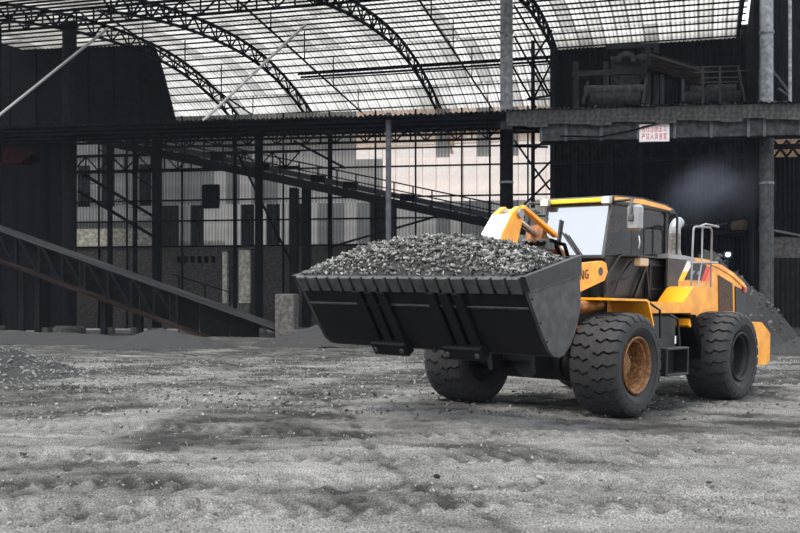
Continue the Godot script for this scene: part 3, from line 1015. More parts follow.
	mb = MB.new()
	mb.tube([Vector3(-1.88, 2.62, zl - 0.04), Vector3(-1.88, 2.72, zl - 0.06), Vector3(-1.88, 2.84, zl - 0.04)], 0.018, 6)
	part("door_handle", mb, M.chrome, door)
	# left grab rail and rear grab rail
	mb = MB.new()
	mb.tube([Vector3(-2.95, 3.30, zl - 0.06), Vector3(-3.10, 3.30, zl - 0.10), Vector3(-3.16, 3.22, zl - 0.12), Vector3(-3.16, 2.35, zl - 0.12), Vector3(-3.06, 2.25, zl - 0.04)], 0.022, 8)
	part("grab_rail", mb, M.black_paint, t)
	mb = MB.new()
	mb.tube([Vector3(-0.83, 1.85, zl - 0.03), Vector3(-0.86, 2.15, zl - 0.05), Vector3(-1.22, 2.47, zl - 0.05), Vector3(-1.45, 2.5, zl - 0.03)], 0.02, 8)
	mb.tube([Vector3(-1.10, 1.85, zl - 0.03), Vector3(-1.22, 2.12, zl - 0.06), Vector3(-1.62, 2.40, zl - 0.06)], 0.016, 8)
	mb.tube([Vector3(-1.02, 2.02, zl - 0.04), Vector3(-1.55, 2.12, zl - 0.04)], 0.012, 6)
	part("front_guard", mb, M.rim_dark, t)
	mb = MB.new()
	mb.bar(Vector3(-1.72, 1.80, zl - 0.06), Vector3(-2.12, 2.34, zl - 0.06), 0.05, 0.04)
	mb.bar(Vector3(-2.24, 1.78, zl - 0.06), Vector3(-2.12, 2.34, zl - 0.06), 0.05, 0.04)
	part("door_brace", mb, M.black_paint, t)
	# side lamp on its bracket
	mb = MB.new()
	mb.box(Vector3(-1.62, 2.475, zl - 0.17), Vector3(0.62, 0.025, 0.34), 0.006)
	var br := part("lamp_bracket", mb, M.black_paint, t)
	mb = MB.new()
	mb.box(Vector3(-1.58, 2.39, zl - 0.26), Vector3(0.30, 0.14, 0.12), 0.015)
	part("side_lamp", mb, M.lamp_amber, br, "square pale lamp under the bracket")
	# mirrors
	for s in [-1.0, 1.0]:
		var mz: float = -1.12 if s < 0 else 0.72
		var mx := -1.02 if s < 0 else -0.80
		mb = MB.new()
		mb.box(Vector3(mx, 3.08, mz), Vector3(0.13, 0.42, 0.27 if s < 0 else 0.20), 0.045)
		var mi := part("mirror", mb, M.silver if s < 0 else M.bare_steel, t, "grey rear-view mirror housing")
		mb = MB.new()
		var root := Vector3(-1.05, 3.36, zl if s < 0 else zr)
		mb.tube([root, Vector3(mx + 0.05, 3.37, mz + 0.02), Vector3(mx + 0.09, 3.32, mz + 0.03), Vector3(mx + 0.09, 3.06, mz + 0.03)], 0.024, 8)
		mb.box(Vector3(mx + 0.08, 3.07, mz + 0.03), Vector3(0.06, 0.10, 0.08), 0.012)
		if s > 0:
			mb.tube([Vector3(-0.9, 2.62, zr), Vector3(mx + 0.04, 2.74, mz - 0.06), Vector3(mx, 2.64, mz), Vector3(mx - 0.05, 2.46, mz - 0.03)], 0.022, 8)
		part("mirror_arm", mb, M.bare_steel, mi)
	# inside: seat, wheel, console
	mb = MB.new()
	mb.box(Vector3(-2.12, 2.23, -0.10), Vector3(0.52, 0.14, 0.5), 0.05)
	mb.box(Vector3(-2.15, 2.0, -0.10), Vector3(0.36, 0.36, 0.36), 0.03)
	mb.box(Vector3(-2.40, 2.60, -0.10), Vector3(0.14, 0.66, 0.48), 0.05)
	part("driver_seat", mb, M.seat_cloth, t)
	mb = MB.new()
	mb.tube([Vector3(-1.25, 2.36, -0.10), Vector3(-1.50, 2.64, -0.10)], 0.045, 8)
	mb.box(Vector3(-1.12, 2.24, -0.10), Vector3(0.3, 0.6, 0.34), 0.05)
	var col := part("steering_column", mb, M.black_paint, t)
	mb = MB.new()
	var ring := []
	var ax := Basis(Vector3(0, 0, 1), 0.62)
	for k in 21:
		ring.append(Vector3(-1.50, 2.655, -0.10) + ax * Vector3(0.19 * cos(TAU * k / 20.0), 0, 0.19 * sin(TAU * k / 20.0)))
	mb.tube(ring, 0.016, 6)
	part("steering_wheel", mb, M.black_paint, col)

func make_rear(t: Node3D) -> void:
	var zl := -0.90
	var mb := MB.new()
	mb.prism(V2([[-3.08, 1.42], [-3.08, 2.56], [-3.6, 2.53], [-4.3, 2.50], [-4.9, 2.42], [-5.5, 2.28], [-6.02, 2.10], [-6.12, 2.02], [-6.12, 1.42]]), -0.88, 0.88)
	var hood := part("engine_hood", mb, M.yellow, t, "orange yellow engine hood")
	mb = MB.new()   # raised lid edge along the top
	mb.prism(V2([[-3.75, 2.47], [-3.72, 2.54], [-4.3, 2.525], [-4.95, 2.44], [-5.5, 2.305], [-6.05, 2.11], [-6.14, 2.03], [-6.05, 2.03], [-5.45, 2.235], [-4.9, 2.365], [-4.3, 2.455]]), -0.90, 0.90)
	part("hood_lid", mb, M.yellow, hood)
	mb = MB.new()
	mb.prism(V2([[-2.66, 1.60], [-2.66, 2.50], [-3.42, 2.47], [-3.08, 2.10], [-3.08, 1.60]]), -0.905, -0.87)
	part("side_cover", mb, M.grey_panel, hood, "dusty grey cover behind the cab")
	mb = MB.new()
	mb.prism(V2([[-2.66, 2.49], [-2.66, 2.57], [-3.3, 2.56], [-3.72, 2.53], [-3.72, 2.48]]), -0.92, 0.9)
	part("cowl", mb, M.silver, hood)
	for q in [["white_paint", [[-3.38, 2.475], [-3.70, 2.475], [-3.50, 2.28], [-3.22, 2.28]], "white slanted stripe"], ["decal_yellow", [[-3.22, 2.28], [-3.50, 2.28], [-3.30, 2.10], [-3.06, 2.10]], "lemon yellow slanted stripe"], ["black_paint", [[-3.72, 2.45], [-4.28, 2.43], [-4.02, 2.13], [-3.36, 2.13]], "black graphic panel on the hood"], ["decal_red", [[-4.27, 2.40], [-4.42, 2.39], [-4.16, 2.12], [-4.05, 2.12]], "red slanted stripe"], ["decal_orange", [[-4.44, 2.39], [-4.60, 2.36], [-4.36, 2.12], [-4.20, 2.12]], "orange slanted stripe"], ["mesh_brown", [[-4.81, 2.25], [-5.47, 2.10], [-5.53, 1.56], [-4.86, 1.56]], "brown mesh panel"]]:
		mb = MB.new()
		mb.prism(V2(q[1]), -0.892, -0.878)
		part("side_graphic", mb, M[q[0]], hood, q[2])
	mb = MB.new()
	mb.prism(V2([[-3.62, 2.24], [-3.70, 2.30], [-3.78, 2.30], [-3.70, 2.24]]), -0.897, -0.888)
	mb.prism(V2([[-3.84, 2.24], [-3.92, 2.30], [-4.0, 2.30], [-3.92, 2.24]]), -0.897, -0.888)
	part("graphic_marks", mb, M.silver, hood)
	mb = MB.new()
	mb.prism(V2([[-5.60, 2.05], [-6.10, 1.96], [-6.13, 1.44], [-5.66, 1.44]]), -0.90, -0.87)
	mb.box(Vector3(-6.13, 1.7, 0), Vector3(0.05, 0.6, 1.6), 0.01)
	part("radiator_grille", mb, M.black_paint, hood)
	mb = MB.new()
	mb.box(Vector3(-6.04, 1.98, -0.905), Vector3(0.16, 0.13, 0.05), 0.015)
	part("tail_lamp", mb, M.tail_red, hood, "dull red tail lamp")
	# exhaust stack
	mb = MB.new()
	mb.lathe(V2([[0.0, 2.45], [0.14, 2.45], [0.14, 2.60], [0.115, 2.72], [0.115, 3.02], [0.0, 3.02]]), 20, Transform3D(Basis(), Vector3(-4.35, 0, -0.2)))
	var ex := part("exhaust_stack", mb, M.stack_grey, t, "grey exhaust stack with a pale bent outlet")
	mb = MB.new()
	mb.tube([Vector3(-4.35, 3.0, -0.2), Vector3(-4.35, 3.10, -0.2), Vector3(-4.38, 3.17, -0.2), Vector3(-4.44, 3.22, -0.2), Vector3(-4.53, 3.245, -0.2)], 0.11, 16)
	part("stack_outlet", mb, M.silver, ex)
	# rear fenders with deck, both sides
	for s in [-1.0, 1.0]:
		mb = MB.new()
		mb.prism(V2([[-1.02, 1.55], [-1.02, 1.73], [-2.30, 1.73], [-2.42, 1.82], [-2.62, 1.96], [-2.75, 2.0], [-3.46, 2.0], [-3.46, 1.66], [-3.1, 1.62], [-2.8, 1.50], [-2.6, 1.30], [-2.5, 1.34], [-2.62, 1.55]]), s * 0.9, s * 1.38)
		part("rear_fender", mb, M.yellow, t)
		mb = MB.new()
		mb.prism(V2([[-2.52, 1.52], [-2.75, 1.52], [-2.98, 1.05], [-2.98, 0.75], [-2.90, 0.75], [-2.85, 1.0]]), s * 0.95, s * 1.40)
		part("mud_flap", mb, M.rubber_dark, t)
		# tank box, steps and handrails between the wheels
		mb = MB.new()
		mb.box(Vector3(-1.55, 1.12, s * 1.12), Vector3(1.15, 0.82, 0.45), 0.04)
		var tank := part("tank_box", mb, M.black_paint, t)
		mb = MB.new()
		for y in [0.98, 0.56]:
			mb.box(Vector3(-1.62, y, s * 1.5), Vector3(0.78, 0.04, 0.28), 0.01)
		for x in [-1.24, -2.0]:
			mb.box(Vector3(x, 0.77, s * 1.5), Vector3(0.04, 0.46, 0.26), 0.01)
		mb.box(Vector3(-1.62, 0.88, s * 1.37), Vector3(0.74, 0.6, 0.03), 0.0)
		part("step", mb, M.black_paint, tank)
		mb = MB.new()
		mb.tube([Vector3(-1.10, 1.72, s * 1.36), Vector3(-1.12, 1.66, s * 1.44), Vector3(-1.30, 1.60, s * 1.45), Vector3(-1.34, 1.15, s * 1.45)], 0.02, 7)
		mb.tube([Vector3(-1.75, 1.52, s * 1.40), Vector3(-1.95, 1.45, s * 1.45), Vector3(-2.02, 1.0, s * 1.46)], 0.02, 7)
		part("step_rail", mb, M.black_paint, tank)
		mb = MB.new()
		mb.box(Vector3(-2.02, 1.10, s * 1.352), Vector3(0.16, 0.13, 0.012))
		part("warning_label", mb, M.white_paint, tank, "small white sticker")
	# rear handrail, left side
	mb = MB.new()
	var zz := -1.18
	mb.tube([Vector3(-3.05, 2.02, zz + 0.02), Vector3(-3.05, 2.98, zz), Vector3(-3.08, 3.04, zz), Vector3(-3.15, 3.06, zz), Vector3(-3.75, 3.08, zz), Vector3(-3.82, 3.02, zz), Vector3(-3.82, 1.85, zz)], 0.019, 8)
	mb.tube([Vector3(-3.42, 3.07, zz), Vector3(-3.42, 2.45, zz), Vector3(-3.05, 1.98, zz - 0.10), Vector3(-3.05, 1.75, zz - 0.18)], 0.016, 8)
	mb.tube([Vector3(-3.30, 3.07, zz), Vector3(-3.55, 3.13, zz), Vector3(-4.1, 3.11, zz)], 0.02, 8)
	mb.tube([Vector3(-3.0, 2.42, zz), Vector3(-4.1, 2.46, zz)], 0.018, 8)
	part("handrail", mb, M.silver, t, "tall tubular handrail beside the hood")
	mb = MB.new()
	mb.prism(V2([[-5.55, 1.35], [-6.15, 1.35], [-6.62, 1.12], [-6.62, 0.58], [-6.45, 0.50], [-5.7, 0.50], [-5.35, 0.9]]), -1.22, 1.22)
	part("counterweight", mb, M.yellow, t)

# ---------------------------------------------------------------- the load
func heap_y(x: float, z: float) -> float:
	var u := (x - 2.78) / 0.70
	var w := z / 1.98
	var rim := lerpf(2.27, 2.075, clampf((x - 2.2) / 1.3, 0, 1))
	var edge_z := pow(clampf(1.0 - pow(absf(w), 2.3), 0.0, 1.0), 0.8)
	var edge_x := pow(clampf(1.0 - u * u, 0.0, 1.0), 0.75)
	return rim - 0.02 + 0.43 * edge_z * edge_x + noise_c.get_noise_2d(x * 9.0, z * 9.0) * 0.06 * edge_x

func make_load() -> void:
	var xf := loader_frame()
	var mb := MB.new()
	var nx := 22; var nz := 70
	var p := []
	for i in nx + 1:
		var row := []
		for j in nz + 1:
			var x := lerpf(2.19, 3.49, i / float(nx)); var z := lerpf(-1.94, 1.94, j / float(nz))
			row.append(Vector3(x, heap_y(x, z) - 0.02, z))
		p.append(row)
	for i in nx:
		for j in nz:
			mb.quad(p[i][j], p[i][j + 1], p[i + 1][j + 1], p[i + 1][j])
	var o := lone("bucket_load", mb, M.heap, "heap of crushed grey coal filling the loader's bucket", "coal heap", xf)
	o.set_meta("kind", "stuff")
	var pl := []
	for k in 5200:
		var x := rng.randf_range(2.22, 3.49); var z := rng.randf_range(-1.92, 1.92)
		pl.append([xf * Vector3(x, heap_y(x, z) + rng.randf_range(-0.01, 0.015), z), rng.randf_range(0.014, 0.042), [0.10, 0.18, 0.28, 0.40, 0.55, 0.95][rng.randi() % 6]])
	scatter("bucket_chippings", "small coal chippings between the lumps in the loader's bucket", "chippings", pl)
	for k in 300:
		var x := rng.randf_range(2.35, 3.47); var z := rng.randf_range(-1.86, 1.86)
		lump("coal_lump", "crushed coal lump among the heap in the loader's bucket", Vector3(x, heap_y(x, z) + 0.005, z), rng.randf_range(0.035, 0.065), "lumps heaped in the bucket", xf)

# ---------------------------------------------------------------- the driver: one smooth surface round a skeleton of tapered bones
func blob(bones: Array, cell: float, melt: float, mb: MB, tint: Callable) -> void:   # bones: [a, ra, b, rb]
	var lo := Vector3.ONE * 1e9; var hi := -Vector3.ONE * 1e9
	for q in bones:
		for e in [[q[0], q[1]], [q[2], q[3]]]:
			lo = lo.min(e[0] - Vector3.ONE * (e[1] + cell * 2.0))
			hi = hi.max(e[0] + Vector3.ONE * (e[1] + cell * 2.0))
	var n := Vector3i(((hi - lo) / cell).ceil()) + Vector3i.ONE
	var f := PackedFloat32Array()
	f.resize(n.x * n.y * n.z)
	f.fill(1.0)
	for q in bones:
		var a: Vector3 = q[0]; var b: Vector3 = q[2]; var ra: float = q[1]; var rb: float = q[3]
		var ab := b - a
		var l2: float = maxf(ab.length_squared(), 1e-9)
		var pad := Vector3.ONE * (maxf(ra, rb) + melt + cell * 2.0)
		var i0 := Vector3i(((a.min(b) - pad - lo) / cell).floor()).clamp(Vector3i.ZERO, n - Vector3i.ONE)
		var i1 := Vector3i(((a.max(b) + pad - lo) / cell).ceil()).clamp(Vector3i.ZERO, n - Vector3i.ONE)
		for z in range(i0.z, i1.z + 1):
			for y in range(i0.y, i1.y + 1):
				for x in range(i0.x, i1.x + 1):
					var p := lo + Vector3(x, y, z) * cell
					var t: float = clampf((p - a).dot(ab) / l2, 0.0, 1.0)
					var d: float = p.distance_to(a + ab * t) - lerpf(ra, rb, t)
					var k := (z * n.y + y) * n.x + x
					var o := f[k]
					var h: float = maxf(melt - absf(o - d), 0.0) / melt
					f[k] = minf(o, d) - h * h * melt * 0.25
	var pts := {}
	var nrm := {}
	var corner := [0, 1, n.x, n.x + 1, n.x * n.y, n.x * n.y + 1, n.x * n.y + n.x, n.x * n.y + n.x + 1]
	for z in n.z - 1:
		for y in n.y - 1:
			for x in n.x - 1:
				var k := (z * n.y + y) * n.x + x
				var inside := 0
				var v := []
				for c in 8:
					v.append(f[k + corner[c]])
					if v[c] < 0.0:
						inside += 1
				if inside == 0 or inside == 8:
					continue
				var sum := Vector3.ZERO; var cnt := 0
				for e in [[0, 1], [2, 3], [4, 5], [6, 7], [0, 2], [1, 3], [4, 6], [5, 7], [0, 4], [1, 5], [2, 6], [3, 7]]:
					var va: float = v[e[0]]; var vb: float = v[e[1]]
					if (va < 0.0) != (vb < 0.0):
						var t := va / (va - vb)
						var pa := Vector3(e[0] & 1, (e[0] >> 1) & 1, e[0] >> 2); var pb := Vector3(e[1] & 1, (e[1] >> 1) & 1, e[1] >> 2)
						sum += pa.lerp(pb, t)
						cnt += 1
				pts[k] = lo + (Vector3(x, y, z) + sum / cnt) * cell
				nrm[k] = Vector3(v[1] + v[3] + v[5] + v[7] - v[0] - v[2] - v[4] - v[6], v[2] + v[3] + v[6] + v[7] - v[0] - v[1] - v[4] - v[5], v[4] + v[5] + v[6] + v[7] - v[0] - v[1] - v[2] - v[3]).normalized()
	var step := [1, n.x, n.x * n.y]
	for k in pts:
		for ax in 3:
			var s1: int = step[(ax + 1) % 3]; var s2: int = step[(ax + 2) % 3]
			var e1: int = k + step[ax]
			if e1 >= f.size() or (f[k] < 0.0) == (f[e1] < 0.0):
				continue
			var q := [k, k - s1, k - s1 - s2, k - s2]
			if not (pts.has(q[1]) and pts.has(q[2]) and pts.has(q[3])):
				continue
			if f[k] >= 0.0:
				q = [q[0], q[3], q[2], q[1]]
			mb.col = tint.call(pts[k])
			mb.quadn(pts[q[0]], pts[q[1]], pts[q[2]], pts[q[3]], nrm[q[0]], nrm[q[1]], nrm[q[2]], nrm[q[3]])

func make_driver() -> void:
	var zc := -0.10
	var blue := Color(0.012, 0.018, 0.055); var skin := Color(0.34, 0.17, 0.10)
	var P := func(x: float, y: float, z: float) -> Vector3: return Vector3(x, y, zc + z)
	var bones := [
		[P.call(-2.16, 2.42, -0.07), 0.125, P.call(-2.16, 2.42, 0.07), 0.125], [P.call(-2.16, 2.42, 0), 0.13, P.call(-2.19, 2.62, 0), 0.115],
		[P.call(-2.19, 2.62, -0.04), 0.115, P.call(-2.20, 2.80, -0.08), 0.115], [P.call(-2.19, 2.62, 0.04), 0.115, P.call(-2.20, 2.80, 0.08), 0.115],
		[P.call(-2.19, 2.87, -0.17), 0.07, P.call(-2.19, 2.87, 0.17), 0.07], [P.call(-2.19, 2.86, 0), 0.075, P.call(-2.16, 2.99, 0), 0.055]]
	for s in [-1.0, 1.0]:
		bones.append([P.call(-2.19, 2.87, 0.18 * s), 0.068, P.call(-2.03, 2.64, 0.25 * s), 0.048])
		bones.append([P.call(-2.03, 2.64, 0.25 * s), 0.048, P.call(-1.70, 2.68, 0.17 * s), 0.034])
		bones.append([P.call(-2.12, 2.40, 0.09 * s), 0.092, P.call(-1.70, 2.42, 0.13 * s), 0.066])
		bones.append([P.call(-1.70, 2.42, 0.13 * s), 0.064, P.call(-1.58, 2.02, 0.13 * s), 0.045])
		bones.append([P.call(-1.60, 1.92, 0.13 * s), 0.046, P.call(-1.40, 1.90, 0.14 * s), 0.04])
	var mb := MB.new()
	mb.tinted = true
	blob(bones, 0.02, 0.06, mb, func(p: Vector3) -> Color: return skin if p.y > 2.945 else blue)
	# head with brow, nose, mouth, jaw and ears
	var h := Vector3(-2.13, 3.10, zc)
	var head := [[h + Vector3(-0.02, 0.03, 0), 0.082, h + Vector3(0.0, 0.035, 0), 0.08], [h + Vector3(0.01, -0.01, 0), 0.068, h + Vector3(0.03, -0.075, 0), 0.045], [h + Vector3(-0.03, -0.06, 0), 0.05, h + Vector3(-0.03, -0.15, 0), 0.055],
		[h + Vector3(0.078, 0.0, 0), 0.012, h + Vector3(0.092, -0.03, 0), 0.017], [h + Vector3(0.072, 0.022, -0.035), 0.012, h + Vector3(0.072, 0.022, 0.035), 0.012], [h + Vector3(0.07, -0.062, -0.018), 0.010, h + Vector3(0.07, -0.062, 0.018), 0.010],
		[h + Vector3(-0.01, 0.012, -0.082), 0.016, h + Vector3(-0.015, -0.025, -0.078), 0.012], [h + Vector3(-0.01, 0.012, 0.082), 0.016, h + Vector3(-0.015, -0.025, 0.078), 0.012]]
	blob(head, 0.008, 0.02, mb, func(_p: Vector3) -> Color: return skin)
	# hands closed on the wheel: palm, four fingers, thumb
	for s in [-1.0, 1.0]:
		var w: Vector3 = P.call(-1.67, 2.685, 0.165 * s)
		var hand := [[w, 0.03, w + Vector3(0.07, 0.015, 0.0), 0.028]]
		for k in 4:
			var r0 := w + Vector3(0.09, 0.02, (k - 1.5) * 0.021)
			var ln: float = [0.036, 0.042, 0.040, 0.032][k]
			hand.append([r0, 0.0095, r0 + Vector3(ln, -0.004, 0), 0.009])
			hand.append([r0 + Vector3(ln, -0.004, 0), 0.009, r0 + Vector3(ln * 0.9, -0.034, 0), 0.008])
		hand.append([w + Vector3(0.03, -0.01, -0.025 * s), 0.011, w + Vector3(0.075, -0.03, -0.04 * s), 0.0095])
		blob(hand, 0.007, 0.01, mb, func(_p: Vector3) -> Color: return skin)
	var o := lone("person", mb, M.person, "driver in dark blue work clothes seated in the loader's cab, hands on the wheel", "person", loader_frame())
	var hair := MB.new()
	hair.tinted = true
	blob([[h + Vector3(-0.035, 0.045, 0), 0.084, h + Vector3(-0.01, 0.055, 0), 0.078], [h + Vector3(-0.06, 0.02, 0), 0.06, h + Vector3(-0.065, -0.03, 0), 0.045]], 0.01, 0.03, hair, func(_p: Vector3) -> Color: return Color(0.006, 0.005, 0.005))
	part("hair", hair, M.person, o, "short black hair")

# ---------------------------------------------------------------- the sheds
var F := Transform3D()
var V := Transform3D()
var unit_box := {}
const APEX_D := 6.0
const APEX_Y := 19.6
const VAULT_R := 36.4
const NEAR_R := 80.0
const FAR_D := 24.0
const NEAR_D := -11.0

func bar_part(called: String, a: Vector3, b: Vector3, w: float, h: float, m: String, parent: Node, label := "") -> MeshInstance3D:   # a straight bar from one shared mesh
	if not unit_box.has(m):
		var mb := MB.new()
		mb.box(Vector3.ZERO, Vector3.ONE)
		unit_box[m] = mb.mesh(M[m])
	var x := b - a
	var ln := x.length()
	x /= ln
	var z := x.cross(Vector3.UP)
	if z.length() < 0.02:
		z = x.cross(Vector3.RIGHT)
	z = z.normalized()
	return put(called, unit_box[m], parent, Transform3D(Basis(x * ln, z.cross(x) * h, z * w), (a + b) * 0.5), label)

func post(px: float, wpx: float, d: float, py_top: float, m: String, called: String, label: String, category: String, group := "", round_post := true, plinth := true, lower := "") -> Node3D:
	var p := at(px, 300, d)
	var top := at(px, py_top, d).y
	var depth := SHED_DIST - p.x * sin(deg_to_rad(9.0)) + d * cos(deg_to_rad(9.0))
	var r := wpx * depth / FPX * 0.5
	var t := thing(called, label, category, F * Transform3D(Basis(), Vector3(p.x, 0, p.z)), group)
	var mb := MB.new()
	if round_post:
		mb.tube([Vector3(0, -0.1, 0), Vector3(0, top, 0)], r, 18)
	else:   # rolled section: web and two flanges
		mb.box(Vector3(0, top * 0.5, 0), Vector3(r * 0.5, top, r * 1.7))
		mb.box(Vector3(0, top * 0.5, r * 0.9), Vector3(r * 2.0, top, r * 0.25))
		mb.box(Vector3(0, top * 0.5, -r * 0.9), Vector3(r * 2.0, top, r * 0.25))
	part("shaft", mb, M[m], t)
	if lower != "":    # darker lower length, ending just under the canopy
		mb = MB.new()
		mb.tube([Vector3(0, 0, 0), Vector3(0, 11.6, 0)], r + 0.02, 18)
		part("lower_shaft", mb, M[lower], t, "darker lower shaft")
	if plinth:
		mb = MB.new()
		mb.lathe(V2([[0, -0.2], [r * 2.4, -0.2], [r * 2.4, 0.35], [r * 2.0, 0.5], [0, 0.5]]), 8) if round_post else mb.box(Vector3(0, 0.1, 0), Vector3(r * 4, 0.5, r * 4), 0.04)
		part("base", mb, M.concrete, t)
	if round_post and r > 0.25:
		for y in [top * 0.42, top * 0.83]:
			mb = MB.new()
			mb.lathe(V2([[r, y - 0.06], [r + 0.05, y - 0.06], [r + 0.05, y + 0.06], [r, y + 0.06]]), 18)
			part("joint_ring", mb, M[m], t)
	return t

func sheet_mesh(w: float, ln: float, pitch: float, amp: float, m: Material, arc := 0.0) -> ArrayMesh:   # corrugations run along z, sheet centred on the origin
	var mb := MB.new()
	var nx := int(w / pitch) * 6
	var nzz := 1 if arc == 0.0 else 4
	var y_of := func(x: float) -> float: return amp * sin(x / pitch * TAU)
	for i in nx:
		for j in nzz:
			var x0 := -w / 2 + w * i / nx; var x1 := -w / 2 + w * (i + 1) / nx
			var z0 := -ln / 2 + ln * j / nzz; var z1 := -ln / 2 + ln * (j + 1) / nzz
			var a0 := -z0 * z0 * arc; var a1 := -z1 * z1 * arc
			var m0 := Vector3(-amp * TAU / pitch * cos(x0 / pitch * TAU), 1, 0).normalized()
			var m1 := Vector3(-amp * TAU / pitch * cos(x1 / pitch * TAU), 1, 0).normalized()
			mb.quadn(Vector3(x0, y_of.call(x0) + a0, z0), Vector3(x0, y_of.call(x0) + a1, z1), Vector3(x1, y_of.call(x1) + a1, z1), Vector3(x1, y_of.call(x1) + a0, z0), m0, m0, m1, m1)
	return mb.mesh(m)

func lattice(t: Node, a0: Vector3, a1: Vector3, b0: Vector3, b1: Vector3, n: int, chord: float, web: float, m: String, upright := true) -> void:   # straight truss: chord a over chord b
	bar_part("top_chord", a0, a1, chord, chord, m, t)
	bar_part("bottom_chord", b0, b1, chord, chord, m, t)
	for k in n:
		var u := k / float(n); var w := (k + 1) / float(n)
		if upright:
			bar_part("upright", a0.lerp(a1, u), b0.lerp(b1, u), web, web, m, t)
		if k % 2 == 0:
			bar_part("diagonal", a0.lerp(a1, u), b0.lerp(b1, w), web, web, m, t)
		else:
			bar_part("diagonal", b0.lerp(b1, u), a0.lerp(a1, w), web, web, m, t)

func vault_y(d: float, lower := 0.0) -> float:
	return vault_point(d, lower).y

func vault_point(d: float, lower := 0.0) -> Vector3:   # on the roof's section: steep towards the far wall, flat towards the yard
	var r := VAULT_R if d > APEX_D else NEAR_R
	var an := asin((d - APEX_D) / r)
	return Vector3(0, APEX_Y - r + (r - lower) * cos(an), -(APEX_D + (r - lower) * sin(an)))

func vault_s(px: float, py: float) -> float:   # where along the shed an arch must stand so that it passes the given point of the view
	var best := 0.0; var err := 1e9
	for i in 600:
		var d := -8.0 + 30.0 * i / 600.0
		var p := at(px, py, d, 16.0)
		var e := absf(p.y - vault_y(d))
		if e < err:
			err = e; best = p.x
	return best

func make_shed() -> void:
	F = shed_frame(9.0)
	V = shed_frame(16.0)
	make_vault()
	make_walls()
	make_canopy()
	make_conveyors()
	make_right_side()
	make_smoke()

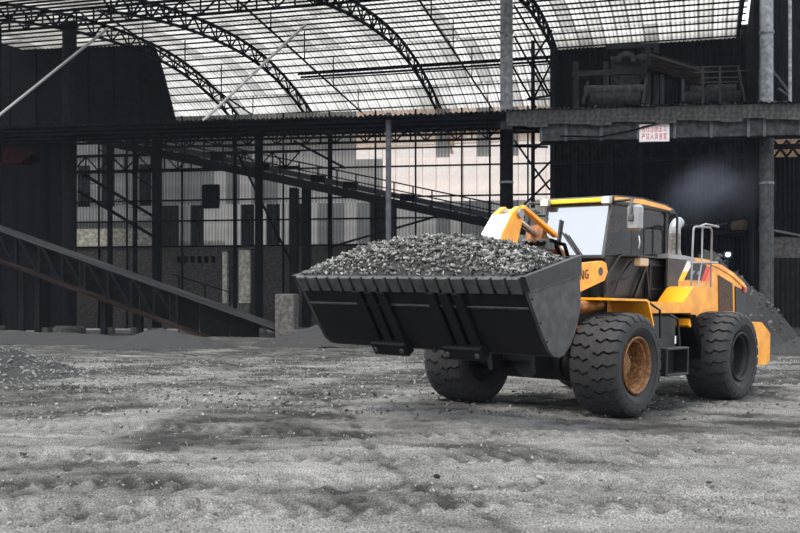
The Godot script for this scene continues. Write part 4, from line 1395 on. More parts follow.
func make_vault() -> void:
	var s0 := -29.0
	var s1: float = vault_s(738, 28) + 0.4
	var t := setting("ceiling", "arched shed roof of pale translucent corrugated sheets on dark purlins", "roof", V)
	# sheets in rows from the near eave to the far one
	var rows := 5
	var step := (FAR_D - NEAR_D) / rows
	var ms := []
	for m in [M.roof_light, M.roof_worn, M.roof_dusty]:
		var row_ms := []
		for j in rows:
			var p0 := vault_point(NEAR_D + step * j); var p1 := vault_point(NEAR_D + step * (j + 1))
			row_ms.append(sheet_mesh(0.986, p0.distance_to(p1) + 0.12, 0.29, 0.045, m, 0.5 / (VAULT_R if j > 1 else NEAR_R)))
		ms.append(row_ms)
	var n := int((s1 - s0) / 0.84)
	for i in n:
		for j in rows:
			var p0 := vault_point(NEAR_D + step * j); var p1 := vault_point(NEAR_D + step * (j + 1))
			var bulge := p0.distance_squared_to(p1) / 8.0 / (VAULT_R if j > 1 else NEAR_R)
			var s := s0 + 0.84 * (i + 0.5)
			var an := atan2(p0.y - p1.y, p0.z - p1.z)
			var pos := (p0 + p1) * 0.5 + Vector3(s, bulge + 0.02 * (j % 2) + rng.randf_range(0.0, 0.015), 0)
			var k := 0 if rng.randf() < (0.35 if s < -4.0 else 0.62) else (1 if rng.randf() < 0.6 else 2)
			put("roof_sheet", ms[k][j], t, Transform3D(Basis(Vector3.RIGHT, -an), pos))
	# purlins
	var np := 30
	for k in np + 1:
		var q := vault_point(lerpf(NEAR_D, FAR_D, k / float(np)), 0.16)
		bar_part("purlin", q + Vector3(s0, 0, 0), q + Vector3(s1, 0, 0), 0.08, 0.09, "black_steel", t)
	# heavier walkway rail two thirds up
	for off in [0.0, 0.55]:
		var dd: float = 13.2 + off
		bar_part("catwalk_rail", Vector3(vault_s(290, 60), vault_y(dd, 0.4), -dd), Vector3(vault_s(548, 40), vault_y(dd, 0.4), -dd), 0.14, 0.14, "black_steel", t)
	# arch trusses
	var arches := [[151, 39, "leftmost arched lattice truss, beside the dark end wall"], [247, 39, "arched lattice truss that the upper pale stay pipe crosses"], [405, 40, "arched lattice truss midway under the pale roof"], [550, 27, "arched lattice truss ending above the dark machinery platform"], [738, 26, "rightmost arched lattice truss against the dark gable"]]
	for q in arches:
		var s := vault_s(q[0], q[1])
		var g := thing("arch_truss", q[2], "truss", V * Transform3D(Basis(), Vector3(s, 0, 0)), "arched roof trusses")
		var segs := 34
		var top := []; var low := []
		for k in segs + 1:
			var dd := lerpf(NEAR_D, FAR_D, k / float(segs))
			top.append(vault_point(dd, 0.30))
			low.append(vault_point(dd, 1.15))
		for k in range(0, segs, 2):
			bar_part("top_chord", top[k], top[k + 2], 0.16, 0.14, "black_steel", g)
			bar_part("bottom_chord", low[k], low[k + 2], 0.16, 0.14, "black_steel", g)
		for k in segs:
			bar_part("web_bar", top[k] if k % 2 == 0 else low[k], low[k + 1] if k % 2 == 0 else top[k + 1], 0.08, 0.08, "black_steel", g)
			if k % 2 == 1:
				bar_part("web_bar", top[k], low[k], 0.07, 0.07, "black_steel", g)
	# tie rods between the arches
	for q in [[190, 40, 30], [320, 40, 40], [470, 40, 50]]:
		var s := vault_s(q[0], q[1])
		var g := thing("tie_rod", "thin dark tie rod with short hangers under the pale roof, near the %s bay" % ["left", "middle", "right"][[190, 320, 470].find(q[0])], "tie rod", V * Transform3D(Basis(), Vector3(s, 0, 0)), "roof tie rods")
		bar_part("rod", Vector3(0, vault_y(21.5, 0.3), -21.5), Vector3(0, vault_y(-5.0, 0.3), 5.0), 0.09, 0.09, "black_steel", g)
		for d in [0.0, 5.5, 11.0, 16.5]:
			var u: float = (21.5 - d) / 26.5
			var y0 := lerpf(vault_y(21.5, 0.3), vault_y(-5.0, 0.3), u)
			bar_part("hanger", Vector3(0, y0, -d), Vector3(0, vault_y(d, 0.2), -d), 0.06, 0.06, "black_steel", g)
	# lattice girder along the near eave
	var g := thing("eave_girder", "long horizontal lattice girder across the top of the view", "truss", V)
	var y := at(250, 4, -5.0, 16.0).y
	lattice(g, Vector3(-29, y + 0.55, 5.0), Vector3(4.5, y + 0.55, 5.0), Vector3(-29, y - 0.35, 5.0), Vector3(4.5, y - 0.35, 5.0), 30, 0.14, 0.08, "black_steel")

func sheet_wall(t: Node, x0: float, x1: float, y0: float, y1: float, z: float, w: float, pick: Callable) -> void:
	var n := maxi(1, int(round((x1 - x0) / w)))
	var cw := (x1 - x0) / n
	var cache := {}
	for i in n:
		var x := x0 + cw * (i + 0.5)
		var m: String = pick.call(x)
		if m == "":
			continue
		if not cache.has(m):
			cache[m] = sheet_mesh(cw + 0.06, y1 - y0, 0.25, 0.035, M[m])
		put("wall_sheet", cache[m], t, Transform3D(Basis(Vector3.RIGHT, PI / 2).rotated(Vector3.UP, rng.randf_range(-0.012, 0.012)), Vector3(x, (y0 + y1) * 0.5, z + 0.02 * (i % 2))))

func make_walls() -> void:
	var d := 18.0
	var y_of := func(py: float) -> float: return at(330, py, d).y
	var t := setting("wall_back", "tall back wall of corrugated sheets, grey at the left, cream and translucent at the right", "wall", F)
	var xa: float = at(66, 200, d).x; var xb: float = at(574, 200, d).x
	var px_x := func(px: float) -> float: return at(px, 200, d).x
	# upper rows; shade and dirt at the left put into darker sheets
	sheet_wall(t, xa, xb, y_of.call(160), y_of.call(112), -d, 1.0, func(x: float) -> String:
		if x < px_x.call(130): return "sheet_dark" if rng.randf() < 0.4 else "wall_shade_grime"
		if x < px_x.call(250): return "wall_shade_grime"
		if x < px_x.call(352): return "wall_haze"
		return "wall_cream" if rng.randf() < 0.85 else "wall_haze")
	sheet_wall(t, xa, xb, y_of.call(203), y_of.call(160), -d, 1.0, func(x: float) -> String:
		if x < px_x.call(150): return "wall_shade_grime" if rng.randf() < 0.6 else "sheet_dark"
		if x < px_x.call(240): return "wall_shade_grime" if rng.randf() < 0.6 else "wall_haze"
		if x < px_x.call(376): return "wall_haze" if rng.randf() < 0.85 else "wall_shade_grime"
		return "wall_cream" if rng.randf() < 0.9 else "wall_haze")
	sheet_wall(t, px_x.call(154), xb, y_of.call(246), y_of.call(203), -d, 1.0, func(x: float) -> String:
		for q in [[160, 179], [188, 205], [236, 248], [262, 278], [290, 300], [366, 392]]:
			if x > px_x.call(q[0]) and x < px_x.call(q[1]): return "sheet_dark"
		if x < px_x.call(206): return "wall_shade_grime"
		return ["wall_haze", "wall_haze", "wall_shade_grime"][rng.randi() % 3])
	sheet_wall(t, xa, px_x.call(154), y_of.call(226), y_of.call(203), -d, 1.0, func(_x: float) -> String: return "wall_shade_grime")
	for py in [150, 168, 198, 219, 245]:
		bar_part("girt", Vector3(xa, y_of.call(py), -d + 0.12), Vector3(xb, y_of.call(py), -d + 0.12), 0.12, 0.12, "black_steel", t)
	for px in [100, 128, 183, 236, 284, 330, 376, 416, 462, 490, 528, 556]:
		var x: float = px_x.call(px)
		bar_part("stud", Vector3(x, 0, -d + 0.2), Vector3(x, y_of.call(112), -d + 0.2), 0.12, 0.12, "black_steel", t)
	# framed black panel painting the darkness of a window hole
	var w := setting("window_1", "small black panel standing for a dark window hole in the grey sheet wall", "window", F)
	var p0 := at(203, 208, d); var p1 := at(219, 185, d)
	bar_part("frame", Vector3(p0.x, p0.y, -d + 0.05), Vector3(p1.x, p0.y, -d + 0.05), 0.15, 0.1, "black_steel", w)
	bar_part("frame", Vector3(p0.x, p1.y, -d + 0.05), Vector3(p1.x, p1.y, -d + 0.05), 0.15, 0.1, "black_steel", w)
	bar_part("frame", Vector3(p0.x, p0.y, -d + 0.05), Vector3(p0.x, p1.y, -d + 0.05), 0.15, 0.1, "black_steel", w)
	bar_part("frame", Vector3(p1.x, p0.y, -d + 0.05), Vector3(p1.x, p1.y, -d + 0.05), 0.15, 0.1, "black_steel", w)
	bar_part("dark_hole_panel", Vector3(p0.x, (p0.y + p1.y) * 0.5, -d + 0.02), Vector3(p1.x, (p0.y + p1.y) * 0.5, -d + 0.02), 0.14, p1.y - p0.y, "soot_wall", w)  # stands before the sheets; the hole's darkness is its colour
	# low masonry under the sheets
	var b := setting("wall_low", "low dark masonry wall with a row of vent holes under the sheet wall", "wall", F)
	var yb: float = y_of.call(245)
	var mb := MB.new()
	var xl: float = px_x.call(56); var xr: float = px_x.call(574)
	var v0: float = px_x.call(176); var v1: float = px_x.call(217)
	var vy0: float = y_of.call(262); var vy1: float = y_of.call(255)
	mb.box(Vector3((px_x.call(154) + v0) * 0.5, yb * 0.5, -d - 0.1), Vector3(v0 - px_x.call(154), yb, 0.4))
	mb.box(Vector3((xl + px_x.call(154)) * 0.5, yb * 0.5, -d - 0.1), Vector3(px_x.call(154) - xl, yb, 0.4))
	mb.box(Vector3((v1 + xr) * 0.5, yb * 0.5, -d - 0.1), Vector3(xr - v1, yb, 0.4))
	mb.box(Vector3((v0 + v1) * 0.5, vy0 * 0.5, -d - 0.1), Vector3(v1 - v0, vy0, 0.4))
	mb.box(Vector3((v0 + v1) * 0.5, (vy1 + yb) * 0.5, -d - 0.1), Vector3(v1 - v0, yb - vy1, 0.4))
	part("masonry", mb, M.brick, b)
	bar_part("vent_backing", Vector3(v0 - 0.3, (vy0 + vy1) * 0.5, -d - 1.0), Vector3(v1 + 0.3, (vy0 + vy1) * 0.5, -d - 1.0), 0.1, 3.0, "soot_wall", b)  # unseen board added behind the vents to keep them dark
	for k in 7:
		var x := lerpf(v0, v1, k / 6.0)
		bar_part("vent_pier", Vector3(x, vy0, -d), Vector3(x, vy1, -d), 0.2, 0.22, "brick", b)
	# pale rendered wall seen under the raised sheets
	mb = MB.new()
	var q0 := at(60, 249, d + 3.0); var q1 := at(160, 222, d + 3.0)
	mb.box(Vector3((q0.x + q1.x) * 0.5, q1.y * 0.5, -d - 3.0), Vector3(q1.x - q0.x, q1.y, 0.2))
	var pw := MB.new()
	lone("plaster_wall", mb, M.plaster, "pale rendered wall seen through the gap under the left sheets", "wall", F).set_meta("kind", "structure")
	for q in [[225.5, 5.0, 252.0, 277.0, "narrow white post at the left of the wall niche", "plaster"], [245.0, 12.0, 250.0, 301.0, "broad pale pier at the right of the wall niche", "plaster"]]:
		var a := at(q[0], q[3], d - 0.6); var c := at(q[0], q[2], d - 0.6)
		mb = MB.new()
		var wd: float = q[1] * (SHED_DIST + d) / FPX
		mb.box(Vector3(0, (c.y) * 0.5, 0), Vector3(wd, c.y, 0.4), 0.03)
		var pr := thing("wall_pier", q[4], "pier", F * Transform3D(Basis(), Vector3(a.x, 0, a.z)), "pale piers")
		part("pier_shaft", mb, M[q[5]], pr)
		mb = MB.new()
		mb.box(Vector3(0, c.y + 0.05, 0), Vector3(wd + 0.12, 0.12, 0.5), 0.02)
		part("pier_cap", mb, M.concrete, pr)
	mb = MB.new()
	var sl := at(213, 303, d - 3.0); var sr := at(252, 300, d - 3.0)
	mb.box(Vector3((sl.x + sr.x) * 0.5, sl.y * 0.5, sl.z), Vector3(sr.x - sl.x, sl.y, 1.2), 0.03)
	lone("loading_step", mb, M.concrete, "pale concrete step in front of the wall niche", "step", F)
	# dark end wall high at the left
	var e := setting("wall_left", "sooty black end wall high at the left under the arched roof", "wall", F)
	mb = MB.new()
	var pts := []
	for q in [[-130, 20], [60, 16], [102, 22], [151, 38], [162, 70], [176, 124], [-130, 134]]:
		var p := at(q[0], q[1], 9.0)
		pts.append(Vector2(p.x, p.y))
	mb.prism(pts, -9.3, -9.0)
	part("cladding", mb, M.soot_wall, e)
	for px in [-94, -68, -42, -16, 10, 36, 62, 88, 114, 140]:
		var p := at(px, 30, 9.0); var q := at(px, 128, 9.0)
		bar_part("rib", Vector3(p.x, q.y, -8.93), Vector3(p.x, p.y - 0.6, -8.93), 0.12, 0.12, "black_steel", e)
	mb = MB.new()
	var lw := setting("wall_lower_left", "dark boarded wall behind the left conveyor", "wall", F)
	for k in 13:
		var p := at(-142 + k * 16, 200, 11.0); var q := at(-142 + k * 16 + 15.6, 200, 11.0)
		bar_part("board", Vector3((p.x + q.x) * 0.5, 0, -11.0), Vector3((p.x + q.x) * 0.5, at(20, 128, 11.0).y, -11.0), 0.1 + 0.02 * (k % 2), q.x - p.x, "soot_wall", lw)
	# dark red bin hanging at the far left
	var hp := thing("storage_bin", "dark rusty red bin hanging under the canopy at the far left", "bin", F)
	mb = MB.new()
	var h0 := at(-14, 164, 5.0); var h1 := at(33, 146, 5.0)
	mb.prism([Vector2(h0.x, h1.y), Vector2(h1.x, h1.y), Vector2(h1.x - 0.2, h0.y + 0.5), Vector2(h1.x - 0.9, h0.y), Vector2(h0.x, h0.y)], -6.5, -5.0)
	part("bin_body", mb, M.red_hopper, hp)
	bar_part("bin_rim", Vector3(h0.x, h1.y, -4.95), Vector3(h1.x + 0.1, h1.y, -4.95), 0.1, 0.16, "black_steel", hp)
	for x in [h0.x + 0.4, h1.x - 0.3]:
		bar_part("hanger", Vector3(x, h1.y, -5.6), Vector3(x, 12.0, -5.6), 0.12, 0.12, "black_steel", hp)

func make_canopy() -> void:
	# columns
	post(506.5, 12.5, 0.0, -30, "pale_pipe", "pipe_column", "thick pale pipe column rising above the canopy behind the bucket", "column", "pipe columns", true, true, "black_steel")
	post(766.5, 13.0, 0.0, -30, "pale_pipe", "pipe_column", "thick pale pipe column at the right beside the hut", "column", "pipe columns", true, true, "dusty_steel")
	post(69.5, 14.0, 2.0, 20, "dark_steel", "pipe_column", "thick dark grey column at the left on a rough plinth", "column", "pipe columns")
	post(-1.5, 6.0, 2.0, -30, "dark_steel", "pipe_column", "thin grey column cut by the left edge of the view", "column", "pipe columns")
	post(388.5, 5.5, -2.2, 113, "grey_steel", "support_pole", "slim grey pole rising behind the heaped coal", "pole", "slim poles")
	var pm := MB.new()
	pm.tube([Vector3(0, 12.1, 0), Vector3(0, 20.0, 0)], 0.09, 10)
	lone("support_pole", pm, M.pale_pipe, "slim pale pole at the top right beyond the thick column", "pole", F * Transform3D(Basis(), at(790, 60, -1.0) * Vector3(1, 0, 1)), "slim poles")
	for q in [[157.0, 7.5, 4.0, 132.0, "black steel post in front of the left sheet wall"], [259.0, 6.5, 4.0, 132.0, "black steel post between the wall niche and the trestle"], [110.0, 4.0, 5.0, 132.0, "slim black post left of the pale wall gap"], [135.0, 3.6, 5.0, 132.0, "slim black post crossing the pale wall gap"], [235.0, 3.2, 3.0, 132.0, "thin black post in front of the wall niche"], [45.0, 7.0, 4.0, 132.0, "black steel post at the far left behind the conveyor"], [330.0, 4.0, 13.0, 132.0, "thin black post against the wall right of the trestle"]]:
		post(q[0], q[1], q[2], q[3], "black_steel", "steel_post", q[4], "post", "black steel posts", false)
	# canopy roof
	var t := setting("canopy_roof", "long flat canopy of grimy corrugated sheets in front of the sheds", "roof", F)
	var x0 := at(-130, 120, -3.0).x; var x1 := at(835, 105, -3.0).x
	var n := int((x1 - x0) / 1.1)
	var ma := sheet_mesh(1.16, 6.4, 0.29, 0.05, M.sheet_dark)
	var mc := sheet_mesh(1.16, 6.4, 0.29, 0.05, M.sheet_canopy)
	for i in n:
		var x := x0 + 1.1 * (i + 0.5)
		var px_edge := at(498, 110, -3.0).x
		var tilt := 0.012 if x < px_edge else -0.02
		put("canopy_sheet", ma if x < px_edge else mc, t, Transform3D(Basis(Vector3.RIGHT, tilt + rng.randf_range(-0.006, 0.006)).rotated(Vector3.BACK, rng.randf_range(-0.01, 0.01)), Vector3(x, 12.08 + 0.02 * (i % 2) + rng.randf_range(-0.03, 0.03), 0.0 + rng.randf_range(-0.06, 0.06))))
	for z in [2.8, 1.4, 0.0, -1.4, -2.8]:
		bar_part("purlin", Vector3(x0, 11.93, z), Vector3(x1, 11.93, z), 0.12, 0.14, "black_steel", t)
	var ec := {}
	for i in n:
		var x := x0 + 1.1 * (i + 0.5)
		if x < at(512, 110, -3.0).x:
			continue
		var hh := 0.78 + 0.08 * float((i * 7) % 3)
		if not ec.has(hh):
			ec[hh] = sheet_mesh(1.14, hh, 0.29, 0.03, M.sheet_edge)
		put("edge_sheet", ec[hh], t, Transform3D(Basis(Vector3.RIGHT, PI / 2 - 0.25 + rng.randf_range(-0.1, 0.1)), Vector3(x, 12.0 - hh * 0.5 + 0.12, 3.12)))
	# girder under it
	var g := thing("canopy_girder", "long black lattice girder under the canopy left of the thick pipe column", "truss", F)
	var ga := at(120, 130, 0.4); var gb := at(503, 130, 0.4)
	var yt := at(330, 128.5, 0.4).y; var yl := at(330, 143, 0.4).y
	lattice(g, Vector3(ga.x, yt, -0.4), Vector3(gb.x, yt, -0.4), Vector3(ga.x, yl, -0.4), Vector3(gb.x, yl, -0.4), 26, 0.13, 0.08, "black_steel")
	# second girder, further in
	g = thing("canopy_girder", "dim lattice girder deeper in the shed above the sloping gallery", "truss", F)
	lattice(g, Vector3(at(60, 130, 8).x, 11.9, -8), Vector3(at(300, 130, 8).x, 11.9, -8), Vector3(at(60, 130, 8).x, 10.9, -8), Vector3(at(300, 130, 8).x, 10.9, -8), 18, 0.13, 0.08, "black_steel")
	# pale stay pipes
	for q in [[-6, 119.5, 108, 28, "pale stay pipe slanting up across the dark end wall at the left"], [203, 121.0, 306, 24, "pale stay pipe slanting up across the arched roof"]]:
		var mb := MB.new()
		mb.tube([at(q[0], q[1], -2.0), at(q[2], q[3], 1.0)], 0.085, 8)
		lone("stay_pipe", mb, M.stay_pipe, q[4], "pipe", F, "pale stay pipes")
	# lattice mast right of the thick column
	g = thing("lattice_mast", "tall lattice mast with crossed braces beside the thick pipe column", "mast", F)
	var mk := [at(533, 200, 2.5), at(552, 200, 2.5)]
	for p in mk:
		bar_part("mast_leg", Vector3(p.x, 0, p.z), Vector3(p.x, 17.2, p.z), 0.22, 0.22, "dark_steel", g)
	for e in [[514, 5, 562, 84], [514, 36, 548, 96], [512, 65, 536, 108], [552, 30, 533, 60], [552, 62, 533, 100], [533, 62, 552, 98], [514, 140, 550, 190], [533, 150, 552, 135], [533, 180, 552, 160], [500, 146, 548, 147], [527, 99, 556, 95], [524, 205, 552, 178]]:
		bar_part("brace", at(e[0], e[1], 2.3), at(e[2], e[3], 2.3), 0.11, 0.11, "black_steel", g)

func make_conveyors() -> void:
	# upper gallery: slopes down to the right
	var t := thing("conveyor_gallery", "dark conveyor gallery with handrails sloping down across the back wall", "conveyor", F)
	var d0 := 5.0; var d1 := 6.8
	var line := func(px: float, off: float, d: float) -> Vector3: return at(px, 162.0 + (px - 200.0) * 0.2125 + off, d)
	for d in [d0, d1]:
		bar_part("stringer", line.call(84, 0, d), line.call(540, 0, d), 0.16, 0.52, "dark_steel", t)
		bar_part("top_rail", line.call(84, -21, d), line.call(540, -21, d), 0.08, 0.08, "black_steel", t)
		bar_part("middle_rail", line.call(84, -13.5, d), line.call(540, -13.5, d), 0.07, 0.07, "black_steel", t)
		var px := 90.0
		while px < 540.0:
			bar_part("rail_post", line.call(px, 0, d), line.call(px, -21, d), 0.08, 0.08, "black_steel", t)
			px += 19.0
	bar_part("belt", line.call(84, -9.5, 5.9), line.call(540, -9.5, 5.9), 1.0, 0.06, "belt", t)
	bar_part("belt_edge", line.call(84, -8.0, 5.3), line.call(540, -8.0, 5.3), 0.1, 0.34, "belt_dust", t)

	for px in range(92, 540, 26):
		var c: Vector3 = line.call(px, -6.5, 5.9)
		bar_part("idler_roller", c + Vector3(0, 0, -0.55), c + Vector3(0, 0, 0.55), 0.2, 0.2, "black_steel", t)

	for px in [218, 262, 318, 350, 407]:
		var c: Vector3 = line.call(px, -9.0, 5.2)
		bar_part("drive_box", c + Vector3(-0.4, 0, 0), c + Vector3(0.45, -0.08, 0), 0.5, 0.42, "black_steel", t)
	# its trestle
	for q in [[294.0, 8.0, 5.2, "left leg of the trestle under the sloping gallery"], [306.5, 8.0, 6.4, "right leg of the trestle under the sloping gallery"]]:
		post(q[0], q[1], q[2], 188, "dark_steel", "trestle_leg", q[3], "trestle leg", "gallery trestle legs", false)
	var b := thing("wall_brace", "long thin brace rising to the right above the heaped coal", "brace", F)
	bar_part("brace_bar", at(330, 247, 9.0), at(445, 214, 9.0), 0.13, 0.13, "black_steel", b)
	b = thing("wall_brace", "long black brace slanting down to the right left of the trestle", "brace", F)
	bar_part("brace_bar", at(236, 150, 3.5), at(292, 264, 3.5), 0.13, 0.13, "black_steel", b)
	b = thing("wall_brace", "short black brace from the girder down to the gallery handrail", "brace", F)
	bar_part("brace_bar", at(294, 141, 2.5), at(345, 168, 2.5), 0.14, 0.14, "black_steel", b)
	# stair stringers in the gloom on the left
	b = thing("steel_stair", "steep steel stair in the gloom between the left posts", "stair", F)
	for off in [0.0, 20.0]:
		bar_part("stair_stringer", at(78, 171 + off, 6.0), at(156, 218 + off, 6.0), 0.1, 0.2, "black_steel", b)
	for i in 12:
		bar_part("tread", at(80 + i * 6.4, 176 + i * 3.9, 6.0), at(80 + i * 6.4, 176 + i * 3.9, 6.9), 0.3, 0.05, "black_steel", b)
	bar_part("stair_rail", at(100, 150, 6.0), at(158, 192, 6.0), 0.07, 0.07, "black_steel", b)
	# lower conveyor at the left, running down to the yard
	t = thing("belt_conveyor", "long dark belt conveyor sloping down to the yard at the left", "conveyor", F)
	var lo := func(px: float, off: float, d: float) -> Vector3: return at(px, 239.0 + (px - 30.0) * 0.356 + off, d)
	for d in [-4.0, -2.4]:
		bar_part("top_chord", lo.call(-40, 0, d), lo.call(287, 0, d), 0.16, 0.34, "belt_dust" if d < -3.0 else "black_steel", t)
		bar_part("bottom_chord", at(-40, 246, d), at(214, 340, d), 0.16, 0.26, "rust_beam" if d < -3.0 else "black_steel", t)
		var i := 0
		for px in range(-30, 200, 23):
			bar_part("frame_post", lo.call(px, 0, d), at(px, 246 + (px + 40) * 0.37, d), 0.14, 0.14, "dark_steel", t)
			if px > -30:
				bar_part("frame_brace", lo.call(px - 23, 0, d), at(px, 246 + (px + 40) * 0.37, d), 0.12, 0.12, "dark_steel", t)
			i += 1
	bar_part("belt", lo.call(-40, 4, -3.2), lo.call(280, 4, -3.2), 1.2, 0.06, "belt", t)
	bar_part("return_belt", lo.call(-40, 20, -3.2), lo.call(240, 14, -3.2), 1.2, 0.06, "belt", t)
	for k in 10:
		var pa := -40.0 + k * 30.0
		var pb := pa + 29.0
		var mbs := MB.new()
		var c0: Vector3 = lo.call(pa, 3, -3.7); var c1: Vector3 = lo.call(pb, 3, -3.7)
		var e0 := at(pa, minf(246 + (pa + 40) * 0.37, 338), -3.7); var e1 := at(pb, minf(246 + (pb + 40) * 0.37, 338), -3.7)
		mbs.prism([Vector2(c0.x, c0.y), Vector2(c1.x, c1.y), Vector2(e1.x, maxf(e1.y, -0.05)), Vector2(e0.x, maxf(e0.y, -0.05))], 3.66, 3.72)
		part("spill_board", mbs, M.dark_wall, t)
	for px in range(-20, 270, 30):
		var c: Vector3 = lo.call(px, 7, -3.2)
		bar_part("idler_roller", c + Vector3(0, 0, -0.6), c + Vector3(0, 0, 0.6), 0.18, 0.18, "black_steel", t)
	for px in [22, 38, 104, 140]:
		var c: Vector3 = at(px, 246 + (px + 40) * 0.37, -3.2)
		bar_part("support_leg", Vector3(c.x, 0, c.z), c, 0.3, 0.3, "dark_steel", t)
	# block at its foot and rail further right
	var mb := MB.new()
	var p := at(287, 336, -5.2); var q := at(287, 294, -5.2)
	mb.box(Vector3(0, q.y * 0.5 - 0.1, 0), Vector3(1.05, q.y + 0.2, 1.0), 0.06)
	lone("concrete_block", mb, M.concrete, "upright concrete block at the foot of the belt conveyor", "block", F * Transform3D(Basis(), Vector3(p.x, 0, p.z)))
	mb = MB.new()
	mb.box(Vector3(0, 0.22, 0), Vector3(2.8, 0.5, 0.5), 0.05)
	lone("concrete_kerb", mb, M.concrete, "low pale kerb on the ground between the conveyor foot and the bucket", "kerb", F * Transform3D(Basis(), at(306, 335, -6.0) * Vector3(1, 0, 1)))
	# thin handrail in the gloom
	t = thing("handrail", "thin black handrail sloping in front of the masonry wall", "handrail", F)
	bar_part("rail", at(172, 274, 8), at(232, 293, 8), 0.07, 0.07, "black_steel", t)
	for px in [179, 205, 230]:
		bar_part("rail_post", at(px, 276 + (px - 179) * 0.32, 8), at(px, 276, 8) * Vector3(1, 0, 1), 0.07, 0.07, "black_steel", t)

func sign_texture() -> ImageTexture:   # two rows of red characters on white
	var im := Image.create(360, 212, false, Image.FORMAT_RGB8)
	im.fill(Color(0.93, 0.90, 0.89))
	var red := Color(0.74, 0.24, 0.27)
	# strokes on a 10 x 10 grid: [x0, y0, x1, y1]
	var glyphs := [
		[[1, 1, 9, 1], [2, 3, 8, 3], [1, 5, 9, 5], [3, 6, 3, 9], [7, 6, 7, 9], [3, 9, 7, 9], [5, 1, 5, 5]],
		[[2, 1, 2, 9], [1, 3, 4, 3], [5, 1, 9, 1], [7, 1, 7, 9], [5, 4, 9, 4], [5, 9, 9, 9]],
		[[1, 2, 4, 2], [2, 2, 2, 8], [5, 2, 9, 2], [5, 5, 9, 5], [7, 2, 7, 9], [1, 9, 9, 9]],
		[[1, 1, 9, 1], [1, 1, 1, 9], [9, 1, 9, 9], [1, 9, 9, 9], [3, 3, 7, 3], [3, 5, 7, 5], [5, 3, 5, 7], [3, 7, 7, 7]],
		[[2, 1, 8, 1], [5, 1, 5, 9], [3, 4, 3, 9], [5, 5, 8, 5], [1, 9, 9, 9]],
		[[2, 2, 8, 2], [5, 2, 5, 8], [1, 8, 9, 8]],
		[[1, 1, 9, 1], [3, 2, 3, 5], [5, 1, 5, 5], [7, 2, 7, 5], [1, 5, 9, 5], [2, 5, 1, 9]],
		[[1, 2, 4, 2], [2, 1, 2, 4], [6, 2, 9, 2], [7, 1, 7, 4], [2, 5, 8, 5], [1, 7, 9, 7], [5, 7, 5, 9], [3, 8, 2, 9], [7, 8, 8, 9]],
		[[5, 1, 5, 4], [5, 4, 1, 9], [5, 4, 9, 9]],
		[[3, 1, 7, 1], [3, 1, 3, 3], [7, 1, 7, 3], [3, 3, 7, 3], [2, 4, 8, 4], [2, 4, 2, 7], [8, 4, 8, 7], [5, 5, 5, 7], [4, 7, 2, 9], [6, 7, 8, 9]],
		[[2, 1, 3, 2], [1, 4, 3, 4], [3, 4, 3, 8], [1, 9, 9, 9], [4, 3, 9, 3], [4, 5, 9, 5], [5, 1, 5, 8], [8, 1, 8, 8]],
		[[1, 1, 9, 1], [1, 3, 9, 3], [3, 1, 3, 9], [7, 1, 7, 9], [3, 5, 7, 5], [3, 7, 7, 7], [1, 9, 9, 9]]]
	for g in 12:
		var ox := 24 + (g % 6) * 53
		var oy := 16 + (g / 6) * 94
		for st in glyphs[g]:
			var a := Vector2(ox + st[0] * 4.6, oy + st[1] * 8.6); var b := Vector2(ox + st[2] * 4.6, oy + st[3] * 8.6)
			for k in 60:
				var p := a.lerp(b, k / 59.0)
				im.fill_rect(Rect2i(int(p.x) - 3, int(p.y) - 3, 6, 6), red)
	return tex(im)

